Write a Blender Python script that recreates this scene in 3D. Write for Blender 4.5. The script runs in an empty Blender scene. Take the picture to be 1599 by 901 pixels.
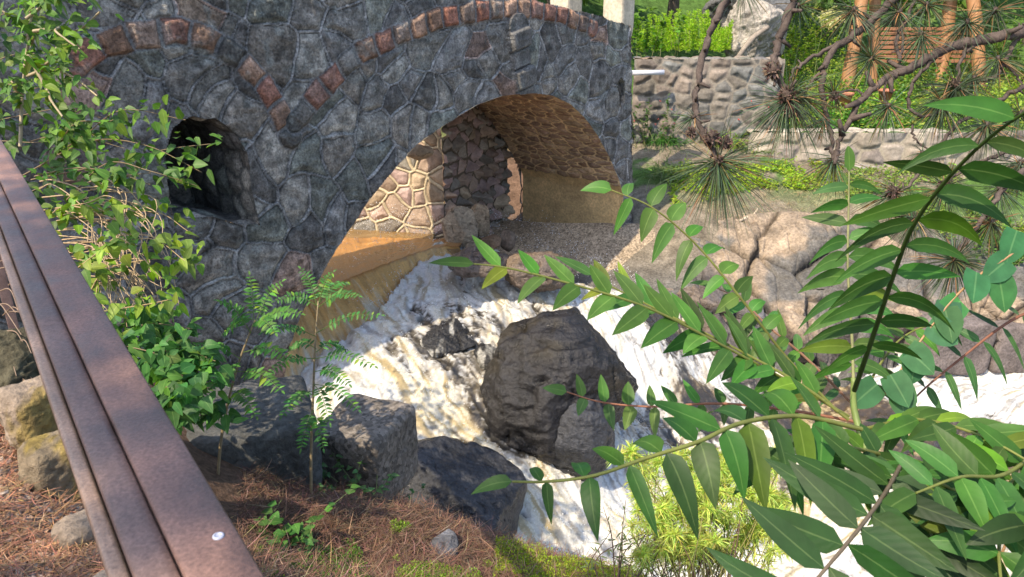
import bpy, math, random
import numpy as np
from mathutils import Vector

# ---------------------------------------------------------------- camera, light
S = bpy.context.scene
PITCH = math.radians(21); F = 1199.25
cam = bpy.data.cameras.new("camera"); cam.lens = 27; cam.sensor_width = 36
cam.clip_start = 0.05; cam.clip_end = 2000
camo = bpy.data.objects.new("camera", cam); S.collection.objects.link(camo)
camo.location = (0, 0, 0); camo.rotation_euler = (math.radians(90) - PITCH, 0, 0)
S.camera = camo
cam.dof.use_dof = True; cam.dof.focus_distance = 8.0; cam.dof.aperture_fstop = 20.0

SUN_AZ = np.array([-0.70, -0.714]); SUN_AZ /= np.linalg.norm(SUN_AZ)
SUN_EL = math.radians(51)
W = bpy.data.worlds.new("World"); S.world = W; W.use_nodes = True
nt = W.node_tree; bg = nt.nodes["Background"]
sky = nt.nodes.new("ShaderNodeTexSky"); sky.sky_type = 'NISHITA'; sky.sun_disc = False
sky.sun_elevation = SUN_EL; sky.sun_rotation = math.atan2(SUN_AZ[0], SUN_AZ[1])
sky.air_density = 1.0; sky.dust_density = 1.5
nt.links.new(sky.outputs[0], bg.inputs[0]); bg.inputs[1].default_value = 0.15
sl = bpy.data.lights.new("sun", 'SUN'); sl.energy = 2.9; sl.angle = math.radians(0.5); sl.color = (1, .86, .66)
so = bpy.data.objects.new("sun", sl); S.collection.objects.link(so)
sd = Vector((SUN_AZ[0]*math.cos(SUN_EL), SUN_AZ[1]*math.cos(SUN_EL), math.sin(SUN_EL)))
so.rotation_euler = sd.to_track_quat('Z', 'Y').to_euler(); so.location = (-6, -2, 8)
S.view_settings.view_transform = 'Standard'; S.view_settings.look = 'None'
S.view_settings.exposure = 1.35; S.view_settings.gamma = 1
S.render.engine = 'CYCLES'; S.cycles.max_bounces = 8; S.cycles.diffuse_bounces = 4
S.cycles.use_denoising = True; S.cycles.sample_clamp_indirect = 6

rng = np.random.default_rng(7)
# ---------------------------------------------------------------- geometry helpers
CT, ST = math.cos(PITCH), math.sin(PITCH)
def ray(px, py):
    px = np.asarray(px, float); py = np.asarray(py, float)
    x = (px-799.5)/F; v = (450.5-py)/F
    return np.stack([x, CT+v*ST, -ST+v*CT], -1)
def P(px, py, d): return ray(px, py)*np.asarray(d, float)[..., None] if np.ndim(d) else ray(px, py)*d
def G(px, py, z): r = ray(px, py); return r*(np.asarray(z)/r[..., 2])[..., None]
def proj(p):
    p = np.asarray(p); d = p[..., 1]*CT-p[..., 2]*ST; v = p[..., 1]*ST+p[..., 2]*CT
    return 799.5+F*p[..., 0]/d, 450.5-F*v/d, d

def _h(i, j, k, s):
    n = (i*374761393+j*668265263+k*1274126177+s*974634777) & 0xffffffff
    n = ((n ^ (n >> 13))*1274126177) & 0xffffffff
    n = ((n ^ (n >> 16))*2246822519) & 0xffffffff
    return ((n ^ (n >> 15)) & 0xffffff)/float(0xffffff)
def vn(x, y, z=0, s=0):
    x, y, z = np.broadcast_arrays(np.asarray(x, float), np.asarray(y, float), np.asarray(z, float))
    xi = np.floor(x).astype(np.int64); yi = np.floor(y).astype(np.int64); zi = np.floor(z).astype(np.int64)
    a = x-xi; b = y-yi; c = z-zi
    a = a*a*(3-2*a); b = b*b*(3-2*b); c = c*c*(3-2*c)
    def L(dx, dy, dz): return _h(xi+dx, yi+dy, zi+dz, s)
    x00 = L(0,0,0)*(1-a)+L(1,0,0)*a; x10 = L(0,1,0)*(1-a)+L(1,1,0)*a
    x01 = L(0,0,1)*(1-a)+L(1,0,1)*a; x11 = L(0,1,1)*(1-a)+L(1,1,1)*a
    return (x00*(1-b)+x10*b)*(1-c)+(x01*(1-b)+x11*b)*c
def fbm(x, y, z=0, oct=4, s=0, g=.5):
    t = 0; a = 1; n = 0
    for o in range(oct):
        t = t+a*vn(x*2**o+o*17.3, y*2**o-o*9.1, z*2**o+o*3.7, s+o); n += a; a *= g
    return t/n
def ridged(x, y, z=0, oct=4, s=0):
    t = 0; a = 1; n = 0
    for o in range(oct):
        t = t+a*(1-np.abs(2*vn(x*2**o+o*7.3, y*2**o+o*5.1, z*2**o-o*3.7, s+o)-1)); n += a; a *= .5
    return t/n
def sstep(a, b, x):
    t = np.clip((x-a)/(b-a), 0, 1); return t*t*(3-2*t)

class RBF:
    def __init__(s, pts, vals, smooth=.02):
        s.p = np.array(pts, float); v = np.array(vals, float)
        if v.ndim == 1: v = v[:, None]
        r = np.linalg.norm(s.p[:, None]-s.p[None], axis=-1)
        n = len(s.p); A = np.zeros((n+3, n+3)); A[:n, :n] = -r; A[:n, :n] -= np.eye(n)*smooth
        A[:n, n] = 1; A[:n, n+1:] = s.p; A[n, :n] = 1; A[n+1:, :n] = s.p.T
        s.w = np.linalg.solve(A, np.vstack([v, np.zeros((3, v.shape[1]))]))
    def __call__(s, x, y):
        q = np.stack([np.ravel(x), np.ravel(y)], -1); out = []
        for i in range(0, len(q), 50000):
            c = q[i:i+50000]; r = np.linalg.norm(c[:, None]-s.p[None], axis=-1)
            out.append(-r@s.w[:len(s.p)]+s.w[len(s.p)]+c@s.w[len(s.p)+1:])
        o = np.vstack(out); return o.reshape(np.shape(x)+(o.shape[1],)) if o.shape[1] > 1 else o[:, 0].reshape(np.shape(x))

def link(o, parent=None):
    S.collection.objects.link(o)
    if parent is not None: o.parent = parent
def tag(o, label=None, cat=None, group=None, kind=None):
    if label: o['label'] = label
    if cat: o['category'] = cat
    if group: o['group'] = group
    if kind: o['kind'] = kind
    return o
def empty(name, loc, label, cat, group=None):
    o = bpy.data.objects.new(name, None); o.location = [float(a) for a in loc]; o.empty_display_size = .2
    link(o); return tag(o, label, cat, group)

class MB:
    """collects vertices, faces, uvs and a colour per vertex; build() links ONE mesh object"""
    def __init__(s): s.v = []; s.q = []; s.t = []; s.n = 0; s.c = []; s.u = []
    def add(s, v, q=None, t=None, c=None, uv=None):
        v = np.asarray(v, float).reshape(-1, 3); s.v.append(v)
        if q is not None and len(q): s.q.append(np.asarray(q).reshape(-1, 4)+s.n)
        if t is not None and len(t): s.t.append(np.asarray(t).reshape(-1, 3)+s.n)
        if c is None: c = (1, 1, 1)
        s.c.append(np.broadcast_to(np.asarray(c, float), (len(v), 3)))
        s.u.append(np.zeros((len(v), 2)) if uv is None else np.asarray(uv).reshape(-1, 2))
        s.n += len(v)
    def build(s, name, mat, parent=None, base=None, smooth=True):
        v = np.vstack(s.v); c = np.vstack(s.c); u = np.vstack(s.u)
        q = np.vstack(s.q) if s.q else np.zeros((0, 4), int); t = np.vstack(s.t) if s.t else np.zeros((0, 3), int)
        if parent is not None:
            off = np.zeros(3); pp = parent
            while pp is not None: off += np.array(pp.location); pp = pp.parent
            loc = np.zeros(3)
        else:
            loc = np.array([v[:, 0].mean(), v[:, 1].mean(), v[:, 2].min()]) if base is None else np.array(base, float); off = loc
        v = v-off
        me = bpy.data.meshes.new(name); me.vertices.add(len(v)); me.vertices.foreach_set('co', v.ravel().astype(np.float32))
        li = np.concatenate([q.ravel(), t.ravel()]); me.loops.add(len(li)); me.loops.foreach_set('vertex_index', li.astype(np.int32))
        st = np.concatenate([np.arange(len(q))*4, len(q)*4+np.arange(len(t))*3])
        me.polygons.add(len(st)); me.polygons.foreach_set('loop_start', st.astype(np.int32))
        if smooth: me.polygons.foreach_set('use_smooth', np.ones(len(st), bool))
        me.update(calc_edges=True)
        ca = me.color_attributes.new('col', 'FLOAT_COLOR', 'POINT'); ca.data.foreach_set('color', np.hstack([c, np.ones((len(c), 1))]).ravel().astype(np.float32))
        uvl = me.uv_layers.new(name='UVMap'); uvl.data.foreach_set('uv', u[li].ravel().astype(np.float32))
        me.validate()
        me.materials.append(mat)
        o = bpy.data.objects.new(name, me); o.location = loc if parent is None else (0, 0, 0)
        link(o, parent); return o

def gridfaces(nu, nv):
    i = np.arange(nu*nv).reshape(nu, nv)
    return np.stack([i[:-1, :-1], i[1:, :-1], i[1:, 1:], i[:-1, 1:]], -1).reshape(-1, 4)
def addgrid(mb, X, col=None, mask=None, flip=False, uv=None):
    nu, nv = X.shape[:2]; f = gridfaces(nu, nv)
    if flip: f = f[:, ::-1]
    if mask is not None: f = f[mask.reshape(-1)]
    V = X.reshape(-1, 3); c = None if col is None else np.broadcast_to(col, X.shape).reshape(-1, 3)
    used = np.unique(f); m = np.full(len(V), -1); m[used] = np.arange(len(used))
    mb.add(V[used], q=m[f], c=None if c is None else c[used], uv=None if uv is None else uv.reshape(-1, 2)[used])
def catmull(pts, n=8):
    p = np.array(pts, float); p = np.vstack([2*p[0]-p[1], p, 2*p[-1]-p[-2]]); out = []
    for i in range(1, len(p)-2):
        for t in np.linspace(0, 1, n, endpoint=False):
            a, b, c, d = p[i-1:i+3]
            out.append(.5*((2*b)+(-a+c)*t+(2*a-5*b+4*c-d)*t*t+(-a+3*b-3*c+d)*t**3))
    out.append(p[-2]); return np.array(out)
def tube(mb, pts, rad, sides=6, col=None, rough=0, cap=True):
    p = np.array(pts, float); n = len(p); r = np.interp(np.linspace(0, 1, n), np.linspace(0, 1, len(np.atleast_1d(rad))), np.atleast_1d(rad))
    T = np.gradient(p, axis=0); T /= np.linalg.norm(T, axis=1)[:, None]+1e-9
    up = np.array([.3, .2, .93]) if abs(T[0][2]) < .85 else np.array([1, .1, 0.])
    A = np.cross(T, up); A /= np.linalg.norm(A, axis=1)[:, None]+1e-9; B = np.cross(T, A)
    an = np.linspace(0, 2*np.pi, sides, endpoint=False)
    rr = r[:, None]*(1+rough*(rng.random((n, sides))-.5))
    V = p[:, None]+rr[..., None]*(np.cos(an)[None, :, None]*A[:, None]+np.sin(an)[None, :, None]*B[:, None])
    i = np.arange(n*sides).reshape(n, sides); j = np.roll(i, -1, 1)
    q = np.stack([i[:-1], j[:-1], j[1:], i[1:]], -1).reshape(-1, 4)
    V = V.reshape(-1, 3); t = []
    if cap:
        V = np.vstack([V, p[0], p[-1]]); a, b = len(V)-2, len(V)-1
        t = [(a, j[0, k], i[0, k]) for k in range(sides)]+[(b, i[-1, k], j[-1, k]) for k in range(sides)]
    mb.add(V, q=q, t=t, c=col)

def prof(kind, t):
    if kind == 'lance': return np.clip(t, 0, 1)**.45*np.clip(1-t, 0, 1)**.95/.415
    if kind == 'ovate': return np.sin(np.pi*np.clip(t, 0, 1)**.55)**.8
    if kind == 'heart': return np.sqrt(np.clip(1-((t-.36)/.64)**2, 0, 1))*(1-.35*sstep(.5, 1, t))
    if kind == 'blade': return np.clip(1-t, 0, 1)**.6*np.clip(t*12+.5, 0, 1)
    return np.clip(1-t**4, 0, 1)
def leaves(mb, base, dr, nrm, L, Wd, droop=.2, fold=.15, kind='lance', seg=5, col=None, curl=0.0, wave=0.0):
    base = np.atleast_2d(base); N = len(base)
    dr = np.broadcast_to(dr, (N, 3)).astype(float); dr = dr/(np.linalg.norm(dr, axis=1)[:, None]+1e-9)
    nrm = np.broadcast_to(nrm, (N, 3)).astype(float); sd_ = np.cross(dr, nrm); sd_ /= np.linalg.norm(sd_, axis=1)[:, None]+1e-9
    nr = np.cross(sd_, dr)
    L = np.broadcast_to(L, N).astype(float); Wd = np.broadcast_to(Wd, N).astype(float); droop = np.broadcast_to(droop, N); curl = np.broadcast_to(curl, N)
    t = np.linspace(0, 1, seg+1); w = prof(kind, t)
    cen = base[:, None]+dr[:, None]*(L[:, None, None]*t[None, :, None]*(1-.3*np.abs(droop)[:, None, None]*t[None, :, None]))
    cen[..., 2] -= (droop*L)[:, None]*t**2
    cen += sd_[:, None]*(curl*L)[:, None, None]*(t**2)[None, :, None]
    hw = (Wd/2)[:, None, None]*w[None, :, None]
    wv = wave*Wd[:, None, None]*np.sin(t*9+0)[None, :, None]*nr[:, None]*w[None, :, None]
    Lf = cen-sd_[:, None]*hw+nr[:, None]*hw*fold*2+wv
    R = cen+sd_[:, None]*hw+nr[:, None]*hw*fold*2-wv
    V = np.stack([Lf, cen, R], 2)  # N,seg+1,3,3
    i = np.arange(N*(seg+1)*3).reshape(N, seg+1, 3)
    q = np.concatenate([np.stack([i[:, :-1, 0], i[:, :-1, 1], i[:, 1:, 1], i[:, 1:, 0]], -1).reshape(-1, 4),
                        np.stack([i[:, :-1, 1], i[:, :-1, 2], i[:, 1:, 2], i[:, 1:, 1]], -1).reshape(-1, 4)])
    uv = np.zeros((N, seg+1, 3, 2)); uv[..., 0] = np.array([0, .5, 1]); uv[..., 1] = t[None, :, None]
    c = np.ones((N, 3)) if col is None else np.broadcast_to(col, (N, 3))
    c = np.repeat(c[:, None], (seg+1)*3, 1).reshape(-1, 3)
    mb.add(V.reshape(-1, 3), q=q, c=c, uv=uv.reshape(-1, 2))
def vary(base, n, amt=.25, hue=.15):
    b = np.array(base, float); k = 1+amt*(rng.random((n, 1))*2-1); h = 1+hue*(rng.random((n, 3))*2-1)
    return b*k*h
def rdir(n):
    v = rng.normal(size=(n, 3)); return v/np.linalg.norm(v, axis=1)[:, None]

# ---------------------------------------------------------------- materials
def newmat(name):
    m = bpy.data.materials.new(name); m.use_nodes = True; t = m.node_tree; b = t.nodes['Principled BSDF']
    return m, t, b
def node(t, kind, **k):
    n = t.nodes.new(kind)
    for a, b in k.items():
        if a in n.inputs.keys(): n.inputs[a].default_value = b
        else: setattr(n, a, b)
    return n
def mat_col(name, rough=.8, spec=.3, bump=.3, scale=30, dist=.01, var=.35, coat=0, rvar=0.0, speck=0.0, scale2=None, stretch=None):
    """base colour from the mesh's own colour times fine noise; bump of two noises"""
    m, t, b = newmat(name); L = t.links
    at = node(t, 'ShaderNodeAttribute'); at.attribute_name = 'col'
    tc = node(t, 'ShaderNodeTexCoord'); src = tc.outputs['Object']
    if stretch:
        mp = node(t, 'ShaderNodeMapping'); mp.inputs['Scale'].default_value = stretch; L.new(src, mp.inputs[0]); src = mp.outputs[0]
    n1 = node(t, 'ShaderNodeTexNoise', Scale=scale, Detail=8.0, Roughness=.65); L.new(src, n1.inputs['Vector'])
    n2 = node(t, 'ShaderNodeTexNoise', Scale=scale2 or scale*.16, Detail=5.0, Roughness=.6); L.new(src, n2.inputs['Vector'])
    mr = node(t, 'ShaderNodeMapRange'); L.new(n1.outputs[0], mr.inputs[0]); mr.inputs[1].default_value = .3; mr.inputs[2].default_value = .7
    mr.inputs[3].default_value = 1-var; mr.inputs[4].default_value = 1+var
    mr2 = node(t, 'ShaderNodeMapRange'); L.new(n2.outputs[0], mr2.inputs[0]); mr2.inputs[1].default_value = .3; mr2.inputs[2].default_value = .7
    mr2.inputs[3].default_value = 1-var*.8; mr2.inputs[4].default_value = 1+var*.8
    mu = node(t, 'ShaderNodeMath', operation='MULTIPLY'); L.new(mr.outputs[0], mu.inputs[0]); L.new(mr2.outputs[0], mu.inputs[1])
    vm = node(t, 'ShaderNodeVectorMath', operation='SCALE'); L.new(at.outputs['Color'], vm.inputs[0]); L.new(mu.outputs[0], vm.inputs['Scale'])
    outc = vm.outputs[0]
    if speck:
        vo = node(t, 'ShaderNodeTexVoronoi', Scale=speck); L.new(src, vo.inputs['Vector'])
        mm = node(t, 'ShaderNodeMapRange'); L.new(vo.outputs['Color'], mm.inputs[0]); mm.inputs[1].default_value = .1; mm.inputs[2].default_value = .95
        mm.inputs[3].default_value = .55; mm.inputs[4].default_value = 1.7
        v2 = node(t, 'ShaderNodeVectorMath', operation='SCALE'); L.new(outc, v2.inputs[0]); L.new(mm.outputs[0], v2.inputs['Scale']); outc = v2.outputs[0]
    L.new(outc, b.inputs['Base Color'])
    b.inputs['Roughness'].default_value = rough; b.inputs['Specular IOR Level'].default_value = spec
    if rvar:
        rr = node(t, 'ShaderNodeMapRange'); L.new(n2.outputs[0], rr.inputs[0]); rr.inputs[1].default_value = .35; rr.inputs[2].default_value = .65
        rr.inputs[3].default_value = max(rough-rvar, .05); rr.inputs[4].default_value = rough+rvar; L.new(rr.outputs[0], b.inputs['Roughness'])
    if coat: b.inputs['Coat Weight'].default_value = coat; b.inputs['Coat Roughness'].default_value = .15
    ad = node(t, 'ShaderNodeMath', operation='ADD'); L.new(n1.outputs[0], ad.inputs[0]); L.new(n2.outputs[0], ad.inputs[1])
    bp = node(t, 'ShaderNodeBump', Strength=bump, Distance=dist); L.new(ad.outputs[0], bp.inputs['Height']); L.new(bp.outputs[0], b.inputs['Normal'])
    return m
def mat_leaf(name, rough=.5, trans=.35, vein=True, spec=.25, tcol=(1.5, 1.7, .5)):
    m, t, b = newmat(name); L = t.links
    at = node(t, 'ShaderNodeAttribute'); at.attribute_name = 'col'
    tc = node(t, 'ShaderNodeTexCoord'); n1 = node(t, 'ShaderNodeTexNoise', Scale=25.0, Detail=4.0); L.new(tc.outputs['Object'], n1.inputs['Vector'])
    mr = node(t, 'ShaderNodeMapRange'); L.new(n1.outputs[0], mr.inputs[0]); mr.inputs[1].default_value = .3; mr.inputs[2].default_value = .7; mr.inputs[3].default_value = .8; mr.inputs[4].default_value = 1.2
    vm = node(t, 'ShaderNodeVectorMath', operation='SCALE'); L.new(at.outputs['Color'], vm.inputs[0]); L.new(mr.outputs[0], vm.inputs['Scale'])
    col = vm.outputs[0]
    if vein:
        uv = node(t, 'ShaderNodeUVMap'); sx = node(t, 'ShaderNodeSeparateXYZ'); L.new(uv.outputs[0], sx.inputs[0])
        a = node(t, 'ShaderNodeMath', operation='SUBTRACT'); L.new(sx.outputs[0], a.inputs[0]); a.inputs[1].default_value = .5
        c = node(t, 'ShaderNodeMath', operation='ABSOLUTE'); L.new(a.outputs[0], c.inputs[0])
        mv = node(t, 'ShaderNodeMapRange'); L.new(c.outputs[0], mv.inputs[0]); mv.inputs[1].default_value = .012; mv.inputs[2].default_value = .045; mv.inputs[3].default_value = 1; mv.inputs[4].default_value = 0
        # side veins
        w1 = node(t, 'ShaderNodeMath', operation='MULTIPLY_ADD'); L.new(c.outputs[0], w1.inputs[0]); w1.inputs[1].default_value = -.35; L.new(sx.outputs[1], w1.inputs[2])
        w2 = node(t, 'ShaderNodeMath', operation='MULTIPLY'); L.new(w1.outputs[0], w2.inputs[0]); w2.inputs[1].default_value = 48.0
        w3 = node(t, 'ShaderNodeMath', operation='SINE'); L.new(w2.outputs[0], w3.inputs[0])
        w4 = node(t, 'ShaderNodeMapRange'); L.new(w3.outputs[0], w4.inputs[0]); w4.inputs[1].default_value = .86; w4.inputs[2].default_value = 1; w4.inputs[3].default_value = 0; w4.inputs[4].default_value = .03
        mx0 = node(t, 'ShaderNodeMath', operation='MAXIMUM'); L.new(mv.outputs[0], mx0.inputs[0]); L.new(w4.outputs[0], mx0.inputs[1])
        mf = node(t, 'ShaderNodeMath', operation='MULTIPLY'); L.new(mx0.outputs[0], mf.inputs[0]); mf.inputs[1].default_value = .6
        v2 = node(t, 'ShaderNodeVectorMath', operation='MULTIPLY_ADD'); L.new(col, v2.inputs[0]); v2.inputs[1].default_value = (1.5, 1.35, 1.4); v2.inputs[2].default_value = (.07, .08, .035)
        mx = node(t, 'ShaderNodeMix', data_type='RGBA'); L.new(mf.outputs[0], mx.inputs['Factor']); L.new(col, mx.inputs['A']); L.new(v2.outputs[0], mx.inputs['B'])
        col = mx.outputs['Result']
        bp = node(t, 'ShaderNodeBump', Strength=.06, Distance=.001); L.new(w3.outputs[0], bp.inputs['Height']); L.new(bp.outputs[0], b.inputs['Normal'])
    L.new(col, b.inputs['Base Color']); b.inputs['Roughness'].default_value = rough; b.inputs['Specular IOR Level'].default_value = spec
    tr = node(t, 'ShaderNodeBsdfTranslucent'); v3 = node(t, 'ShaderNodeVectorMath', operation='MULTIPLY'); L.new(col, v3.inputs[0]); v3.inputs[1].default_value = tcol; L.new(v3.outputs[0], tr.inputs[0])
    ms = node(t, 'ShaderNodeMixShader'); ms.inputs[0].default_value = trans; L.new(b.outputs[0], ms.inputs[1]); L.new(tr.outputs[0], ms.inputs[2])
    L.new(ms.outputs[0], t.nodes['Material Output'].inputs[0]); return m

M = {}
M['wall'] = mat_col('dark field stone', rough=.8, spec=.3, bump=1.0, scale=42, dist=.02, var=.62)
M['vault'] = mat_col('vault stone', rough=.8, spec=.3, bump=.6, scale=24, dist=.02, var=.3)
M['masonry'] = mat_col('pale masonry', rough=.85, spec=.2, bump=.5, scale=22, dist=.015, var=.25)
M['rock'] = mat_col('wet dark rock', rough=.34, spec=.35, bump=1.0, scale=34, dist=.02, var=.5, rvar=.16)
M['dryrock'] = mat_col('dry rock', rough=.9, spec=.2, bump=1.0, scale=24, dist=.025, var=.42)
M['concrete'] = mat_col('exposed aggregate concrete', rough=.9, spec=.2, bump=.8, scale=40, dist=.015, var=.25, speck=38)
M['smoothconc'] = mat_col('stained concrete', rough=.75, spec=.3, bump=.4, scale=25, dist=.01, var=.2)
M['soil'] = mat_col('soil', rough=.95, spec=.1, bump=.9, scale=30, dist=.03, var=.45)
M['litter'] = mat_col('dry needles', rough=.8, spec=.2, bump=.1, scale=60, var=.2)
M['chip'] = mat_col('wood and stone chips', rough=.85, spec=.2, bump=.4, scale=50, dist=.003, var=.25)
M['rust'] = mat_col('rusty steel', rough=.55, spec=.5, bump=.8, scale=260, dist=.0010, var=.4, rvar=.15, scale2=14)
M['bark'] = mat_col('bark', rough=.85, spec=.2, bump=.8, scale=60, dist=.006, var=.35)
M['stem'] = mat_col('green stem', rough=.5, spec=.4, bump=.1, scale=60, var=.15)
M['wood'] = mat_col('orange stained wood', rough=.6, spec=.3, bump=.3, scale=14, dist=.01, var=.25, stretch=(1, 1, .12))
M['pot'] = mat_col('terracotta', rough=.8, spec=.2, bump=.2, scale=30, var=.15)
M['metal'] = mat_col('grey pipe', rough=.35, spec=.6, bump=.1, scale=30, var=.08)
M['leaf'] = mat_leaf('broad leaf', trans=.3)
M['thin'] = mat_leaf('small leaf', vein=False, trans=.4, rough=.5)
M['needle'] = mat_leaf('pine needle', vein=False, trans=.15, rough=.5)
def mat_foam():
    m, t, b = newmat('white water'); L = t.links
    at = node(t, 'ShaderNodeAttribute'); at.attribute_name = 'col'
    tc = node(t, 'ShaderNodeTexCoord')
    n1 = node(t, 'ShaderNodeTexNoise', Scale=38.0, Detail=8.0, Roughness=.7, Distortion=.6); L.new(tc.outputs['Object'], n1.inputs['Vector'])
    mr = node(t, 'ShaderNodeMapRange'); L.new(n1.outputs[0], mr.inputs[0]); mr.inputs[1].default_value = .35; mr.inputs[2].default_value = .65; mr.inputs[3].default_value = .8; mr.inputs[4].default_value = 1.08
    vm = node(t, 'ShaderNodeVectorMath', operation='SCALE'); L.new(at.outputs['Color'], vm.inputs[0]); L.new(mr.outputs[0], vm.inputs['Scale']); L.new(vm.outputs[0], b.inputs['Base Color'])
    sp = node(t, 'ShaderNodeSeparateColor'); L.new(at.outputs['Color'], sp.inputs[0])
    rr = node(t, 'ShaderNodeMapRange'); L.new(sp.outputs[0], rr.inputs[0]); rr.inputs[1].default_value = .1; rr.inputs[2].default_value = .6; rr.inputs[3].default_value = .12; rr.inputs[4].default_value = .55; L.new(rr.outputs[0], b.inputs['Roughness'])
    b.inputs['Specular IOR Level'].default_value = .5; b.inputs['Subsurface Weight'].default_value = .4; b.inputs['Subsurface Scale'].default_value = .05; b.inputs['Subsurface Radius'].default_value = (1, .9, .7)
    bp = node(t, 'ShaderNodeBump', Strength=.35, Distance=.012); L.new(n1.outputs[0], bp.inputs['Height']); L.new(bp.outputs[0], b.inputs['Normal'])
    return m
M['foam'] = mat_foam()

# ---------------------------------------------------------------- terrain and water heights
WPT = [(660,440,-3.8),(560,560,-4.0),(700,520,-4.0),(600,610,-4.2),(520,600,-4.15),(700,690,-4.6),(800,790,-5.05),(900,870,-5.5),(1100,890,-5.6),
       (800,455,-4.0),(950,500,-4.35),(880,470,-4.15),(1100,585,-5.2),(1180,640,-5.55),(1599,640,-5.65),(1300,780,-5.7),(1599,890,-5.7),(1450,570,-5.6),
       (870,610,-4.5),(1000,640,-5.35),(1000,780,-5.6),(1800,620,-5.7),(1900,900,-5.8),(730,780,-4.9),(450,620,-4.3),(1030,540,-4.7)]
wp = np.array([G(a, b, c) for a, b, c in WPT]); wH = RBF(wp[:, :2], wp[:, 2], .05)
POOL = -3.75
TPT = [(20,880,-1.75),(60,780,-1.75),(30,650,-1.8),(20,540,-2.0),(-200,700,-1.75),(150,890,-1.78),
       (430,880,-2.75),(600,895,-2.8),(600,800,-2.95),(480,760,-3.0),(750,885,-3.0),(900,885,-3.12),(1000,900,-3.3),(650,790,-3.1),(350,640,-3.2),(250,560,-3.4),
       (150,500,-3.4),(420,620,-3.5),
       (1075,440,-4.3),(1150,385,-4.0),(1250,290,-3.45),(1300,262,-3.35),(1470,524,-5.0),(1450,490,-4.55),(1599,450,-4.1),(1500,400,-3.95),(1400,330,-3.6),(1050,330,-3.55),
       (1000,345,-3.8),(1100,300,-3.4),(1230,560,-5.2),(1350,500,-4.6),(1599,520,-4.6),(1800,500,-4.4),(1150,262,-3.15),(1380,592,-6.05),(1450,580,-6.05),(1520,580,-6.05),(1599,585,-6.05),(1700,590,-6.1),(1420,625,-6.1),(1500,625,-6.1),(1599,635,-6.1),(1300,620,-6.0),(1420,670,-6.1),(1540,690,-6.1)]
tp = [G(a, b, c) for a, b, c in TPT]
tp += [np.array([p[0], p[1], p[2]-.55]) for p in wp]
for x, y, z in [(0,-3,-1.6),(4,-3,-1.8),(-5,-3,-1.6),(-6,2,-1.8),(3,1,-2.6),(5,1.5,-4),(8,3,-6.2),(12,6,-6.2),(14,10,-6),(-5,4,-2.6),(-8,5,-2.6),(-2.5,10.5,-4.4),(-3.5,12.5,-4.4),(-5,14,-4.4),(-9,17,-4.4),(-7,16,-4.4),
                (0,12.6,-4.4),(-1,14.2,-4.4),(.3,13.8,-4.2),(0,18,-2.4),(-4,19,-1.5),(-10,10,-2.5),(-14,13,-2),(2.3,19.5,-1.6),(6,21,-2.4),(9,21,-2.4),(12,21,-2.4),(6,17.6,-2.75),(9,16.5,-3.1),(12,16,-3.2),(20,15,-3.2),(20,22,-1.8),(7,27,-1.6),(12,28,-1.4),
                (2,24,0),(-5,26,1),(5,34,2.5),(15,34,2.5),(0,45,8),(20,45,8),(-20,40,8),(30,30,3),(-25,20,2),(-25,0,-1),(25,0,-4),(40,60,14),(0,80,16),(-40,60,14),(0,-30,-1),(40,-30,-3),(-40,-30,0)]:
    tp.append(np.array([x, y, z]))
tp = np.array(tp); tH0 = RBF(tp[:, :2], tp[:, 2], .03)
def inpoly(x, y, poly):
    r = np.zeros(x.shape, bool); n = len(poly)
    for i in range(n):
        x1, y1 = poly[i]; x2, y2 = poly[(i+1) % n]
        if y1 == y2: continue
        r ^= ((y1 > y) != (y2 > y)) & (x < (x2-x1)*(y-y1)/(y2-y1)+x1)
    return r
carve = np.array([G(a, b, -5.62)[:2] for a, b in [(1225,650),(1290,634),(1350,596),(1430,574),(1700,560),(1900,700),(1900,1000),(1150,1000)]])
def H(x, y):
    x = np.asarray(x, float); y = np.asarray(y, float)
    z = tH0(x, y)+.12*(fbm(x*.9, y*.9, 0, 4, 3)-.5)+.05*(fbm(x*5, y*5, 0, 3, 9)-.5)
    return np.where(inpoly(x, y, carve), np.minimum(z, -6.1), z)
def T(px, py, dmax=60):
    """point where the line of sight meets the terrain"""
    ds = np.concatenate([np.arange(1, 30, .1), np.arange(30, dmax, .5)]); p = ray(px, py)*ds[:, None]; k = np.nonzero(p[:, 2] < H(p[:, 0], p[:, 1]))[0]
    return p[k[0]] if len(k) else p[-1]

# ---------------------------------------------------------------- stone pattern
def voronoi(U, V, s=0, jit=.85, span=2):
    i0 = np.floor(U).astype(np.int64); j0 = np.floor(V).astype(np.int64)
    best = np.full(U.shape, 9e9); bx = np.zeros(U.shape); by = np.zeros(U.shape); idv = np.zeros(U.shape)
    cand = []
    for di in range(-span, span+1):
        for dj in range(-span, span+1):
            i = i0+di; j = j0+dj
            x = i+.5+jit*(_h(i, j, 0, s)-.5); y = j+.5+jit*(_h(i, j, 1, s)-.5); d = (x-U)**2+(y-V)**2
            cand.append((x, y)); m = d < best
            best = np.where(m, d, best); bx = np.where(m, x, bx); by = np.where(m, y, by); idv = np.where(m, _h(i, j, 2, s), idv)
    e = np.full(U.shape, 9e9)
    for x, y in cand:
        dx = x-bx; dy = y-by; l = np.hypot(dx, dy); ok = l > 1e-6; l = np.where(ok, l, 1)
        dd = ((bx+x)/2-U)*dx/l+((by+y)/2-V)*dy/l
        e = np.where(ok & (dd < e), dd, e)
    return e, idv, bx, by
def palette(idv, cols):
    c = np.array(cols); k = np.minimum((idv*len(c)).astype(int), len(c)-1); v = .75+.5*((idv*97.31) % 1)
    return c[k]*v[..., None]
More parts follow.
